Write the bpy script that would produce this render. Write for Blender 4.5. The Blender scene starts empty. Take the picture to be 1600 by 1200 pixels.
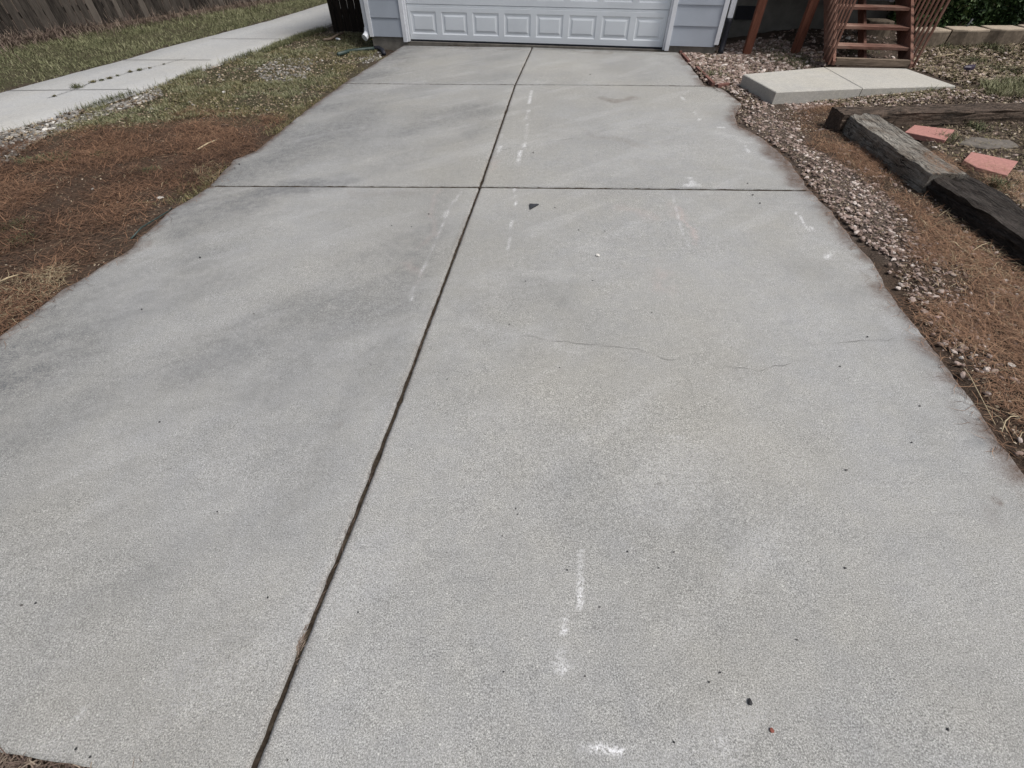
import bpy, bmesh, math, random
import numpy as np
from mathutils import Vector, Matrix

# ------------------------------------------------------------------ camera, light, exposure
S = bpy.context.scene
COL = S.collection
CAM_H, F_PX, HOR = 1.8, 707.0, -150.0          # eye height (m), focal length in photo pixels, horizon row
PITCH = math.atan((600 - HOR) / F_PX)
cam = bpy.data.cameras.new('camera'); camo = bpy.data.objects.new('camera', cam); COL.objects.link(camo)
cam.sensor_width = 36; cam.lens = 36 * F_PX / 1600; cam.clip_start = 0.05; cam.clip_end = 1000
camo.location = (0, 0, CAM_H); camo.rotation_euler = (math.pi / 2 - PITCH, 0, 0)
S.camera = camo
SUN_EL, SUN_AZ = math.radians(58), math.radians(115)
w = bpy.data.worlds.new('World'); S.world = w; w.use_nodes = True
nt = w.node_tree; bg = nt.nodes['Background']
sky = nt.nodes.new('ShaderNodeTexSky'); sky.sky_type = 'NISHITA'; sky.sun_disc = False
sky.sun_elevation = SUN_EL; sky.sun_rotation = SUN_AZ; sky.air_density = 1.0; sky.dust_density = 4.0; sky.ozone_density = 0.6
hs = nt.nodes.new('ShaderNodeHueSaturation'); hs.inputs['Saturation'].default_value = .55   # high thin cloud greys the sky
nt.links.new(sky.outputs[0], hs.inputs['Color']); nt.links.new(hs.outputs[0], bg.inputs[0]); bg.inputs[1].default_value = 0.078
sl = bpy.data.lights.new('sun', 'SUN'); sl.energy = 2.5; sl.angle = math.radians(20); sl.color = (1, .975, .94)
so = bpy.data.objects.new('sun', sl); COL.objects.link(so)
sd = Vector((math.sin(SUN_AZ) * math.cos(SUN_EL), math.cos(SUN_AZ) * math.cos(SUN_EL), math.sin(SUN_EL)))
so.rotation_euler = (-sd).to_track_quat('-Z', 'Y').to_euler(); so.location = (0, 0, 20)
S.view_settings.view_transform = 'Standard'; S.view_settings.look = 'None'
S.view_settings.exposure = 0.40; S.view_settings.gamma = 1
S.render.engine = 'CYCLES'

# ------------------------------------------------------------------ helpers
R = math.radians
rng = np.random.default_rng(7); random.seed(7)

def at(px, py, z=0.0):
    """photo pixel -> point of the horizontal plane at height z"""
    u = (px - 800) / F_PX; v = (600 - py) / F_PX
    cp, sp = math.cos(PITCH), math.sin(PITCH)
    d = (u, cp + v * sp, -sp + v * cp); t = (z - CAM_H) / d[2]
    return np.array([d[0] * t, d[1] * t])

def _hash(ix, iy, seed):
    h = (ix.astype(np.int64) * 374761393 + iy.astype(np.int64) * 668265263 + seed * 974711) & 0xffffffff
    h = ((h ^ (h >> 13)) * 1274126177) & 0xffffffff
    return ((h ^ (h >> 16)) & 0xffff) / 65535.0
def vnoise(x, y, scale=1.0, seed=0):
    x = np.asarray(x, float) * scale; y = np.asarray(y, float) * scale
    ix = np.floor(x); iy = np.floor(y); fx = x - ix; fy = y - iy
    fx = fx * fx * (3 - 2 * fx); fy = fy * fy * (3 - 2 * fy)
    a = _hash(ix, iy, seed); b = _hash(ix + 1, iy, seed); c = _hash(ix, iy + 1, seed); d = _hash(ix + 1, iy + 1, seed)
    return (a * (1 - fx) + b * fx) * (1 - fy) + (c * (1 - fx) + d * fx) * fy
def fbm(x, y, scale=1.0, seed=0, oct=4):
    s = 0; a = .5
    for i in range(oct): s = s + a * vnoise(x, y, scale * 2 ** i, seed + i * 17); a *= .5
    return s / (1 - .5 ** oct)
def sstep(a, b, x):
    t = np.clip((np.asarray(x, float) - a) / (b - a), 0, 1); return t * t * (3 - 2 * t)

# garage frame: along the door (D), away from the viewer (NV)
GA = at(640, 65); GB = at(1035, 78); D = (GB - GA) / np.linalg.norm(GB - GA); NV = np.array([-D[1], D[0]])
GANG = math.atan2(D[1], D[0])
def gpt(u, v): return GA + D * u + NV * v
PADC = [at(1213, 144, .12), at(1161.5, 116, .12), at(1284, 103.5, .12), at(1416, 107, .12), at(1493.6, 134, .12)]

# driveway outline from the photograph, as functions of world y
LE = np.array([at(*p) for p in [(628, 72), (537, 130), (470, 178), (400, 235), (365, 250), (326, 292), (270, 326), (216, 372), (205, 388), (169, 410), (146, 424), (98, 452), (56, 483), (0, 524)]])
LE = np.vstack([LE, [[-3.22, 1.0], [-3.3, -.6]]])[::-1]
REd = np.array([at(*p) for p in [(1060, 82), (1082, 107), (1102, 133), (1128, 138), (1158, 160), (1147, 180), (1153, 196), (1192, 215), (1232, 250), (1265, 295), (1300, 330), (1330, 370), (1365, 410), (1385, 450), (1405, 478), (1455, 535), (1492, 585), (1530, 640), (1560, 688), (1600, 738)]])
REd = np.vstack([REd, [[2.32, .6], [2.3, -.6]]])[::-1]
CE = np.array([at(*p) for p in [(832, 73), (805, 131), (750, 291), (690, 450), (626, 620), (560, 790), (470, 1010), (395, 1200)]])
CE = np.vstack([CE, [[-.9, -.6]]])[::-1]
def xl(y): return np.interp(y, LE[:, 1], LE[:, 0]) + (fbm(y, y * 0 + 3, 7, 5) - .5) * .035
def xr(y): return np.interp(y, REd[:, 1], REd[:, 0]) + (fbm(y, y * 0 + 9, 8, 8) - .5) * .035
def xc(y): return np.interp(y, CE[:, 1], CE[:, 0])
_j1 = [at(537, 130), at(808, 132), at(1102, 134), at(1158, 138)]; _j2 = [at(330, 290), at(750, 292), at(1265, 297)]
_jt = [at(628, 71), at(832, 74), at(1062, 82)]; _jb = [at(0, 1176), at(150, 1200)]
def yj(x, pts):
    p = np.array(pts); x = np.asarray(x, float)
    y = np.interp(x, p[:, 0], p[:, 1])
    y = np.where(x < p[0, 0], p[0, 1] + (x - p[0, 0]) * (p[1, 1] - p[0, 1]) / (p[1, 0] - p[0, 0]), y)
    return np.where(x > p[-1, 0], p[-1, 1] + (x - p[-1, 0]) * (p[-1, 1] - p[-2, 1]) / (p[-1, 0] - p[-2, 0]), y)

# path (walk on the left)
PL = np.array([at(*p) for p in [(0, 206), (57, 189), (142, 165), (250, 130), (337, 100), (405, 79), (489, 47)]])
PU = np.array([at(*p) for p in [(0, 145), (101, 118), (189, 94.5), (270, 71), (337, 54), (422, 32), (516, 3)]])
def ext(P, y0, y1):
    a = P[0] + (P[0] - P[1]) / (P[0] - P[1])[1] * (y0 - P[0, 1]); k = (P[-1] - P[-3]); b = P[-1] + k / k[1] * (y1 - P[-1, 1])
    return np.vstack([[a], P, [b]])
PL = ext(PL, -4, 34); PU = ext(PU, -4, 34)
def pxl(y): return np.interp(y, PL[:, 1], PL[:, 0])
def pxu(y): return np.interp(y, PU[:, 1], PU[:, 0])
FN0, FN1 = at(0, 68), at(398, 6)
FD = (FN1 - FN0) / np.linalg.norm(FN1 - FN0)

def terrain(x, y):
    x = np.asarray(x, float); y = np.asarray(y, float)
    z = np.full(np.broadcast(x, y).shape, -.035)
    z = z + .13 * sstep(3.3, 6.0, x) * sstep(5.5, 7.6, y)
    v = (x - GA[0]) * NV[0] + (y - GA[1]) * NV[1]; u = (x - GA[0]) * D[0] + (y - GA[1]) * D[1]
    z = z + .10 * sstep(5.5, 7.4, u) * sstep(-.6, 1.2, v)
    z = z + .20 * sstep(10.2, 10.4, y) * sstep(6.6, 6.9, x)
    z = z + .02 * sstep(-3.0, -5.0, x) - .11 * sstep(1.5, .35, np.hypot(x + 2.55, y - 10.55))
    return z
def atg(px, py, dz=0):
    z = 0.0
    for _ in range(5): p = at(px, py, z); z = float(terrain(p[0], p[1])) + dz
    return np.array([p[0], p[1], z])
def inside_drive(x, y, m=0.0):
    return (x > xl(y) + m) & (x < xr(y) - m) & (y < yj(x, _jt) - m) & (y > yj(x, _jb) + m)
def inside_path(x, y, m=0.0): return (x > pxu(y) + m) & (x < pxl(y) - m)
def inpoly(x, y, poly):
    x = np.asarray(x); y = np.asarray(y); c = np.zeros(x.shape, bool); n = len(poly)
    for i in range(n):
        x1, y1 = poly[i][:2]; x2, y2 = poly[(i + 1) % n][:2]
        if y1 == y2: continue
        k = ((y1 > y) != (y2 > y)) & (x < (x2 - x1) * (y - y1) / (y2 - y1) + x1); c ^= k
    return c

# ---- objects
def tag(o, label=None, cat=None, group=None, kind=None):
    if label: o['label'] = label
    if cat: o['category'] = cat
    if group: o['group'] = group
    if kind: o['kind'] = kind
    return o
def empty(name, loc=(0, 0, 0), rz=0.0):
    o = bpy.data.objects.new(name, None); COL.objects.link(o); o.location = loc; o.rotation_euler = (0, 0, rz)
    o.empty_display_size = .1; return o
def link(name, me, m=None, parent=None, loc=None, rz=0):
    o = bpy.data.objects.new(name, me); COL.objects.link(o)
    if m and not me.materials: me.materials.append(m)
    if parent: o.parent = parent
    if loc is not None: o.location = loc; o.rotation_euler = (0, 0, rz)
    return o
class MB:
    def __init__(s): s.v = []; s.f = []
    def box(s, x0, x1, y0, y1, z0, z1, b=0.0):
        s.hexa([(x0, y0), (x1, y0), (x1, y1), (x0, y1)], z0, z1, b); return s
    def hexa(s, c, z0, z1, b=0.0):
        n = len(s.v); k = len(c)
        s.v += [(p[0], p[1], z0) for p in c]
        if b:
            cx = sum(p[0] for p in c) / k; cy = sum(p[1] for p in c) / k
            s.v += [(p[0], p[1], z1 - b) for p in c]
            def sh(p):
                dx, dy = cx - p[0], cy - p[1]; l = math.hypot(dx, dy) or 1; return (p[0] + dx / l * b * 1.4, p[1] + dy / l * b * 1.4, z1)
            s.v += [sh(p) for p in c]; L = 3
        else: s.v += [(p[0], p[1], z1) for p in c]; L = 2
        s.f.append(tuple(range(n + k - 1, n - 1, -1)))
        for l in range(L - 1):
            for i in range(k):
                j = (i + 1) % k; s.f.append((n + l * k + i, n + l * k + j, n + (l + 1) * k + j, n + (l + 1) * k + i))
        s.f.append(tuple(n + (L - 1) * k + i for i in range(k))); return s
    def bar(s, a, b, w_, h_, up=(0, 0, 1)):
        a = Vector(a); b = Vector(b); t = (b - a).normalized(); sx = t.cross(Vector(up))
        if sx.length < 1e-4: sx = t.cross(Vector((0, 1, 0)))
        sx.normalize(); uy = sx.cross(t); n = len(s.v)
        for p in (a, b):
            for i, j in ((-1, -1), (1, -1), (1, 1), (-1, 1)): s.v.append(tuple(p + sx * (i * w_ / 2) + uy * (j * h_ / 2)))
        s.f += [(n + 3, n + 2, n + 1, n), (n + 4, n + 5, n + 6, n + 7)] + [(n + i, n + (i + 1) % 4, n + 4 + (i + 1) % 4, n + 4 + i) for i in range(4)]
        return s
    def tube(s, pts, r, seg=8):
        n0 = len(s.v); P = [Vector(p) for p in pts]
        for i, p in enumerate(P):
            t = (P[min(i + 1, len(P) - 1)] - P[max(i - 1, 0)]).normalized()
            a = t.cross(Vector((0, 0, 1)));  a = a if a.length > 1e-3 else Vector((1, 0, 0)); a.normalize(); b = a.cross(t)
            rr = r[i] if isinstance(r, (list, tuple)) else r
            for k in range(seg):
                g = 2 * math.pi * k / seg; s.v.append(tuple(p + a * math.cos(g) * rr + b * math.sin(g) * rr))
        for i in range(len(P) - 1):
            for k in range(seg):
                q = (k + 1) % seg; A = n0 + i * seg; s.f.append((A + k, A + q, A + seg + q, A + seg + k))
        s.f.append(tuple(n0 + k for k in range(seg))); s.f.append(tuple(n0 + (len(P) - 1) * seg + k for k in range(seg - 1, -1, -1)))
        return s
    def build(s, name, m, parent=None, smooth=False, bevel=0, loc=None, rz=0):
        me = bpy.data.meshes.new(name); me.from_pydata(s.v, [], s.f); me.validate()
        bm = bmesh.new(); bm.from_mesh(me); bmesh.ops.recalc_face_normals(bm, faces=bm.faces)
        if bevel: bmesh.ops.bevel(bm, geom=list(bm.edges), offset=bevel, segments=2, affect='EDGES', clamp_overlap=True)
        bm.to_mesh(me); bm.free()
        if smooth: me.polygons.foreach_set('use_smooth', [True] * len(me.polygons))
        return link(name, me, m, parent, loc, rz)

def grid_mesh(name, X, Y, Z, attrs=None, smooth=True):
    """X,Y,Z: 2-D arrays -> one sheet"""
    r, c = X.shape; co = np.stack([X, Y, Z], -1).reshape(-1, 3).astype(np.float32)
    i = np.arange(r - 1)[:, None] * c + np.arange(c - 1)[None]; q = np.stack([i, i + 1, i + c + 1, i + c], -1).reshape(-1, 4)
    return np_mesh(name, co, q, attrs, smooth)
def np_mesh(name, co, q, attrs=None, smooth=False):
    me = bpy.data.meshes.new(name); k = q.shape[1]
    me.vertices.add(len(co)); me.vertices.foreach_set('co', np.ascontiguousarray(co, np.float32).ravel())
    me.loops.add(q.size); me.loops.foreach_set('vertex_index', q.astype(np.int32).ravel())
    me.polygons.add(len(q)); me.polygons.foreach_set('loop_start', np.arange(0, q.size, k, dtype=np.int32))
    me.polygons.foreach_set('use_smooth', np.full(len(q), smooth))
    for n_, a in (attrs or {}).items():
        a = np.asarray(a, np.float32)
        if a.ndim == 1 or (a.ndim == 2 and a.shape[-1] != 4):
            at_ = me.attributes.new(n_, 'FLOAT', 'POINT'); at_.data.foreach_set('value', a.ravel())
        else:
            at_ = me.attributes.new(n_, 'FLOAT_COLOR', 'POINT'); at_.data.foreach_set('color', a.ravel())
    me.update(calc_edges=True); me.validate(); return me

# ------------------------------------------------------------------ materials
class NT:
    def __init__(s, name, rough=.85, spec=.3):
        s.m = bpy.data.materials.new(name); s.m.use_nodes = True; s.t = s.m.node_tree; s.b = s.t.nodes['Principled BSDF']
        s.b.inputs['Roughness'].default_value = rough; s.b.inputs['Specular IOR Level'].default_value = spec
        s.tc = s.t.nodes.new('ShaderNodeTexCoord'); s.co = s.tc.outputs['Object']
    def n(s, typ, **k):
        nd = s.t.nodes.new('ShaderNode' + typ)
        for a, v in k.items(): setattr(nd, a, v)
        return nd
    def put(s, sock, v):
        if isinstance(v, bpy.types.NodeSocket): s.t.links.new(v, sock)
        elif v is not None:
            if isinstance(v, (tuple, list)) and len(v) == 3 and sock.type == 'RGBA': v = (*v, 1)
            sock.default_value = v
    def map(s, scale=(1, 1, 1), rot=(0, 0, 0), loc=(0, 0, 0)):
        nd = s.n('Mapping'); s.put(nd.inputs[0], s.co); nd.inputs['Scale'].default_value = scale; nd.inputs['Rotation'].default_value = rot; nd.inputs['Location'].default_value = loc
        return nd.outputs[0]
    def noise(s, scale, detail=3, rough=.55, vec=None, dist=0):
        nd = s.n('TexNoise'); s.put(nd.inputs['Vector'], vec or s.co); nd.inputs['Scale'].default_value = scale; nd.inputs['Detail'].default_value = detail
        nd.inputs['Roughness'].default_value = rough; nd.inputs['Distortion'].default_value = dist; return nd.outputs[0]
    def voro(s, scale, vec=None, out='Distance'):
        nd = s.n('TexVoronoi'); s.put(nd.inputs['Vector'], vec or s.co); nd.inputs['Scale'].default_value = scale; return nd.outputs[out]
    def rng(s, v, a, b, c=0., d=1.):
        nd = s.n('MapRange'); s.put(nd.inputs[0], v); [s.put(nd.inputs[i + 1], q) for i, q in enumerate((a, b, c, d))]; return nd.outputs[0]
    def math(s, op, a, b=0.):
        nd = s.n('Math', operation=op); s.put(nd.inputs[0], a); s.put(nd.inputs[1], b); return nd.outputs[0]
    def mix(s, f, a, b, mode='MIX'):
        nd = s.n('Mix', data_type='RGBA', blend_type=mode); s.put(nd.inputs[0], f); s.put(nd.inputs[6], a); s.put(nd.inputs[7], b); return nd.outputs[2]
    def ramp(s, f, stops):
        nd = s.n('ValToRGB'); s.put(nd.inputs[0], f); e = nd.color_ramp.elements
        while len(e) < len(stops): e.new(.5)
        for q, (p, c) in zip(e, stops): q.position = p; q.color = (*c, 1)
        return nd.outputs[0]
    def attr(s, name, out='Fac'):
        nd = s.n('Attribute', attribute_name=name); return nd.outputs[out]
    def rand(s): return s.n('ObjectInfo').outputs['Random']
    def bump(s, h, st=.3, dist=.01):
        nd = s.n('Bump'); s.put(nd.inputs['Height'], h); nd.inputs['Strength'].default_value = st; nd.inputs['Distance'].default_value = dist
        s.t.links.new(nd.outputs[0], s.b.inputs['Normal'])
    def col(s, c): s.put(s.b.inputs['Base Color'], c); return s
    def sep(s, c):
        nd = s.n('SeparateColor'); s.put(nd.inputs[0], c); return nd.outputs

def concrete(name, base, attr=False, grain=1.0):
    t = NT(name, .88, .25); b = base
    big = t.noise(.9, 4, .6); med = t.noise(7, 5, .65); fin = t.noise(190, 2, .75); gr = t.noise(420, 1, .5)
    c = t.mix(t.rng(big, .3, .7), tuple(x * .92 for x in b), tuple(x * 1.06 for x in b))
    c = t.mix(t.rng(med, .35, .7, 0, .55), c, tuple(x * f for x, f in zip(b, (1.14, 1.12, 1.06))))
    stk = t.noise(1, 5, .7, t.map((2.2, 26, 1), (0, 0, R(9))))
    c = t.mix(t.rng(stk, .52, .8, 0, .32), c, tuple(x * .72 for x in b))
    warm = t.noise(.55, 3, .6, t.map(loc=(3.1, 1.2, 0))); c = t.mix(t.rng(warm, .42, .66, 0, .6), c, (b[0] * 1.07, b[1] * 1.03, b[2] * .94))
    g60 = t.noise(55, 2, .7); g25 = t.noise(22, 3, .7)
    f = t.math('MULTIPLY', t.rng(fin, .3, .7, 1 - .52 * grain, 1 + .52 * grain), t.rng(gr, .28, .72, 1 - .38 * grain, 1 + .38 * grain))
    f = t.math('MULTIPLY', f, t.math('MULTIPLY', t.rng(g60, .3, .7, .93, 1.07), t.rng(g25, .3, .7, .92, 1.08)))
    cc = t.n('CombineColor'); [t.put(cc.inputs[i], f) for i in range(3)]
    c = t.mix(1.0, c, cc.outputs[0], 'MULTIPLY')
    sp = t.voro(26); c = t.mix(t.rng(sp, .03, .07, .6, 0), c, tuple(x * .3 for x in b))
    sp2 = t.voro(19, t.map(loc=(7, 3, 0))); c = t.mix(t.rng(sp2, .03, .075, .7, 0), c, (.62, .61, .58)); sp3 = t.voro(48, t.map(loc=(1, 9, 0))); c = t.mix(t.rng(sp3, .05, .12, .5, 0), c, tuple(x * 1.6 for x in b))
    if attr:
        ch = t.sep(t.attr('wear', 'Color')); al = t.attr('pink')
        gn = t.noise(85, 4, .8); g2 = t.noise(14, 4, .7)
        c = t.mix(t.math('MULTIPLY', t.math('MULTIPLY', ch[0], t.rng(g2, .3, .62, .45, 1.1)), t.rng(gn, .36, .62, .35, 1.35)), c, (.118, .121, .124))
        c = t.mix(t.math('MULTIPLY', ch[2], t.rng(g2, .3, .6, .5, 1)), c, (.085, .055, .04))
        c = t.mix(t.math('MULTIPLY', al, t.rng(gn, .4, .6, .2, .8)), c, (.50, .36, .33))
        k = t.math('MULTIPLY', ch[1], t.rng(gn, .44, .58, .0, 1))
        c = t.mix(k, c, (.72, .72, .74))
    t.bump(t.math('ADD', fin, t.math('MULTIPLY', med, .8)), .35, .004)
    return t.col(c).m

def plain(name, col, rough=.6, var=.12, scale=8, bump=.1, spec=.4, dirt=None):
    t = NT(name, rough, spec); n1 = t.noise(scale, 5, .6)
    c = t.mix(t.rng(n1, .3, .7), tuple(x * (1 - var) for x in col), tuple(min(1, x * (1 + var)) for x in col))
    if dirt: c = t.mix(t.rng(t.noise(scale * .4, 6, .7), .5, .75, 0, dirt[1]), c, dirt[0])
    if bump: t.bump(t.noise(scale * 8, 4, .6), bump, .003)
    return t.col(c).m

def wood(name, dark, light, axis=0, scale=1.0, knots=.3, rough=.85, bump=.5, tint=None, objvar=.0, split=False):
    t = NT(name, rough, .2); sc = [9 * scale] * 3; sc[axis] = .9 * scale
    v = t.map(tuple(sc)); g = t.noise(5, 6, .65, v, .4); sc2 = [40 * scale] * 3; sc2[axis] = 1.3 * scale
    g2 = t.noise(3, 4, .7, t.map(tuple(sc2)))
    c = t.ramp(t.rng(g, .38, .64), [(0, dark), (1, light)])
    c = t.mix(t.rng(g2, .28, .47, .85, 0), c, tuple(x * .35 for x in dark))
    if tint: c = t.mix(t.rng(t.noise(2.2 * scale, 4, .6), .45, .65, 0, tint[1]), c, tint[0])
    if split:
        sp = [7.0] * 3; sp[axis] = .9; n5 = t.noise(2.4, 3, .6, t.map(tuple(sp)), .6); ln = t.math('ABSOLUTE', t.math('SUBTRACT', n5, .5))
        c = t.mix(t.rng(ln, .006, .022, .92, 0), c, (.012, .01, .008)); g2 = t.math('ADD', g2, t.rng(ln, .0, .03, -1.2, 0))
        c = t.mix(t.rng(t.noise(1.7, 5, .7), .5, .68, 0, .55), c, tuple(x * 1.25 for x in light))
        fb = t.noise(60, 4, .8); c = t.mix(t.rng(fb, .35, .6, .55, 0), c, tuple(x * .5 for x in dark))
    if objvar: c = t.mix(objvar, c, t.ramp(t.attr('v'), [(0, tuple(x * .6 for x in dark)), (.75, light), (1, tuple(min(1, x * 1.5) for x in light))]))
    t.bump(t.math('ADD', t.math('MULTIPLY', g2, .7), g), bump, .02 if split else .008)
    return t.col(c).m

def scatter_mat(name, stops, rough=.8, trans=False, spec=.2, nscale=None):
    t = NT(name, rough, spec); c = t.ramp(t.attr('v'), stops)
    if nscale: c = t.mix(t.rng(t.noise(nscale, 3, .6), .35, .7, 0, .35), c, (.05, .04, .035))
    return t.col(c).m

M = {}
M['drive'] = concrete('driveway_concrete', (.272, .273, .269), True, grain=1.1)
M['path'] = concrete('path_concrete', (.345, .347, .348), grain=.6)
M['pad'] = concrete('pad_concrete', (.39, .38, .355), grain=.5)
M['found'] = plain('foundation_concrete', (.20, .185, .16), .9, .3, 5, .4, .2, ((.09, .08, .07), .6))
M['wallc'] = plain('wall_concrete', (.17, .165, .15), .9, .3, 3, .4, .2, ((.07, .065, .06), .6))
M['siding'] = plain('siding_paint', (.42, .46, .52), .55, .05, 3, .12, .35, ((.30, .32, .35), .25))
M['white'] = plain('white_trim_paint', (.78, .80, .84), .45, .05, 6, .05, .4, ((.5, .48, .45), .3))
M['door'] = plain('door_enamel', (.80, .84, .88), .38, .03, 2.0, .04, .45, ((.52, .55, .58), .25))
M['rubber'] = plain('black_rubber', (.012, .013, .02), .6, .2, 20, .1)
M['soil'] = plain('joint_soil', (.035, .027, .02), .95, .5, 60, .8, .1, ((.10, .085, .065), .7))
M['crack'] = plain('crack_line', (.11, .105, .10), .95, .5, 30, 0, .1)
M['redwood'] = wood('red_stained_wood', (.13, .062, .045), (.25, .135, .10), 2, 1.2, bump=.3, tint=((.30, .20, .16), .35))
M['redwood_x'] = wood('red_stained_tread', (.13, .062, .045), (.27, .15, .115), 0, 1.2, bump=.35, tint=((.34, .24, .19), .5))
M['post'] = wood('post_wood', (.13, .05, .032), (.21, .085, .055), 2, 1, bump=.3)
M['rawwood'] = wood('raw_plate_wood', (.13, .10, .075), (.26, .20, .15), 0, 1.2, bump=.4)
M['fence'] = wood('weathered_fence_wood', (.014, .011, .009), (.13, .112, .096), 2, 1.0, bump=.6, objvar=.65)
M['gate'] = wood('dark_gate_wood', (.008, .006, .005), (.022, .015, .011), 2, 1.0, bump=.3)
M['tie_dark'] = wood('dark_rail_tie', (.025, .021, .018), (.095, .08, .07), 0, 2.2, bump=1.0, tint=((.04, .03, .025), .5), split=True)
M['tie_grey'] = wood('grey_weathered_tie', (.17, .155, .135), (.46, .43, .38), 0, 2.2, bump=1.0, tint=((.17, .12, .08), .5), split=True)
M['tie_brown'] = wood('brown_rail_tie', (.07, .05, .038), (.21, .155, .12), 0, 2.2, bump=1.0, tint=((.05, .04, .03), .5), split=True)
M['brick'] = plain('red_paver', (.37, .185, .16), .85, .2, 25, .5, .2, ((.30, .17, .13), .4))
M['edging'] = plain('red_edging', (.17, .085, .07), .85, .3, 18, .4, .2, ((.10, .06, .045), .7))
M['block'] = plain('tan_block', (.16, .13, .10), .95, .35, 18, 1.0, .1, ((.07, .055, .045), .6))
M['cap'] = plain('tan_block_top', (.36, .30, .235), .9, .15, 14, .4, .15, ((.2, .16, .12), .5))
M['hose'] = plain('green_hose', (.03, .05, .045), .5, .3, 20, .1)
M['flat'] = plain('grey_flat_stone', (.12, .105, .09), .9, .3, 12, .6)
M['purple'] = plain('purple_litter', (.03, .02, .04), .5, .4, 20, .2)
M['blackchip'] = plain('dark_plastic', (.03, .032, .037), .6, .3, 40, .2)
M['yellow'] = plain('yellow_petals', (.75, .62, .04), .6, .1, 40, .1)
M['litter'] = plain('white_litter', (.75, .77, .78), .5, .08, 20, .1)
M['stone'] = scatter_mat('gravel_stone', [(0, (.07, .05, .045)), (.3, (.19, .135, .11)), (.6, (.29, .215, .185)), (.85, (.43, .345, .305)), (1, (.64, .57, .52))], .8, nscale=40)
M['stone_grey'] = scatter_mat('grey_gravel_stone', [(0, (.07, .065, .06)), (.5, (.19, .18, .165)), (.9, (.36, .34, .31)), (1, (.6, .58, .54))], .8, nscale=40)
M['needle'] = scatter_mat('pine_needles', [(0, (.028, .019, .015)), (.35, (.13, .074, .047)), (.7, (.29, .165, .10)), (.92, (.44, .30, .19)), (1, (.52, .43, .31))], .75)
M['straw'] = scatter_mat('dry_straw', [(0, (.10, .07, .045)), (.5, (.22, .165, .10)), (1, (.42, .35, .23))], .8)
M['grass'] = scatter_mat('green_grass', [(0, (.04, .046, .024)), (.45, (.115, .122, .06)), (.8, (.23, .225, .13)), (1, (.40, .38, .26))], .7)
M['dull'] = scatter_mat('dull_grass', [(0, (.05, .05, .02)), (.5, (.13, .115, .055)), (1, (.27, .24, .13))], .8)
M['chip'] = scatter_mat('dry_leaf_litter', [(0, (.06, .045, .032)), (.5, (.17, .13, .09)), (.85, (.30, .24, .17)), (1, (.5, .43, .33))], .85)
M['hedge'] = scatter_mat('hedge_leaves', [(0, (.012, .028, .010)), (.5, (.045, .085, .025)), (.85, (.12, .17, .06)), (1, (.26, .27, .14))], .6, spec=.3)
M['weedbrown'] = scatter_mat('dry_weeds', [(0, (.06, .04, .035)), (.5, (.15, .11, .09)), (1, (.27, .22, .17))], .85)
M['grit'] = scatter_mat('dark_grit', [(0, (.03, .03, .028)), (1, (.11, .08, .06))], .8)

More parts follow.
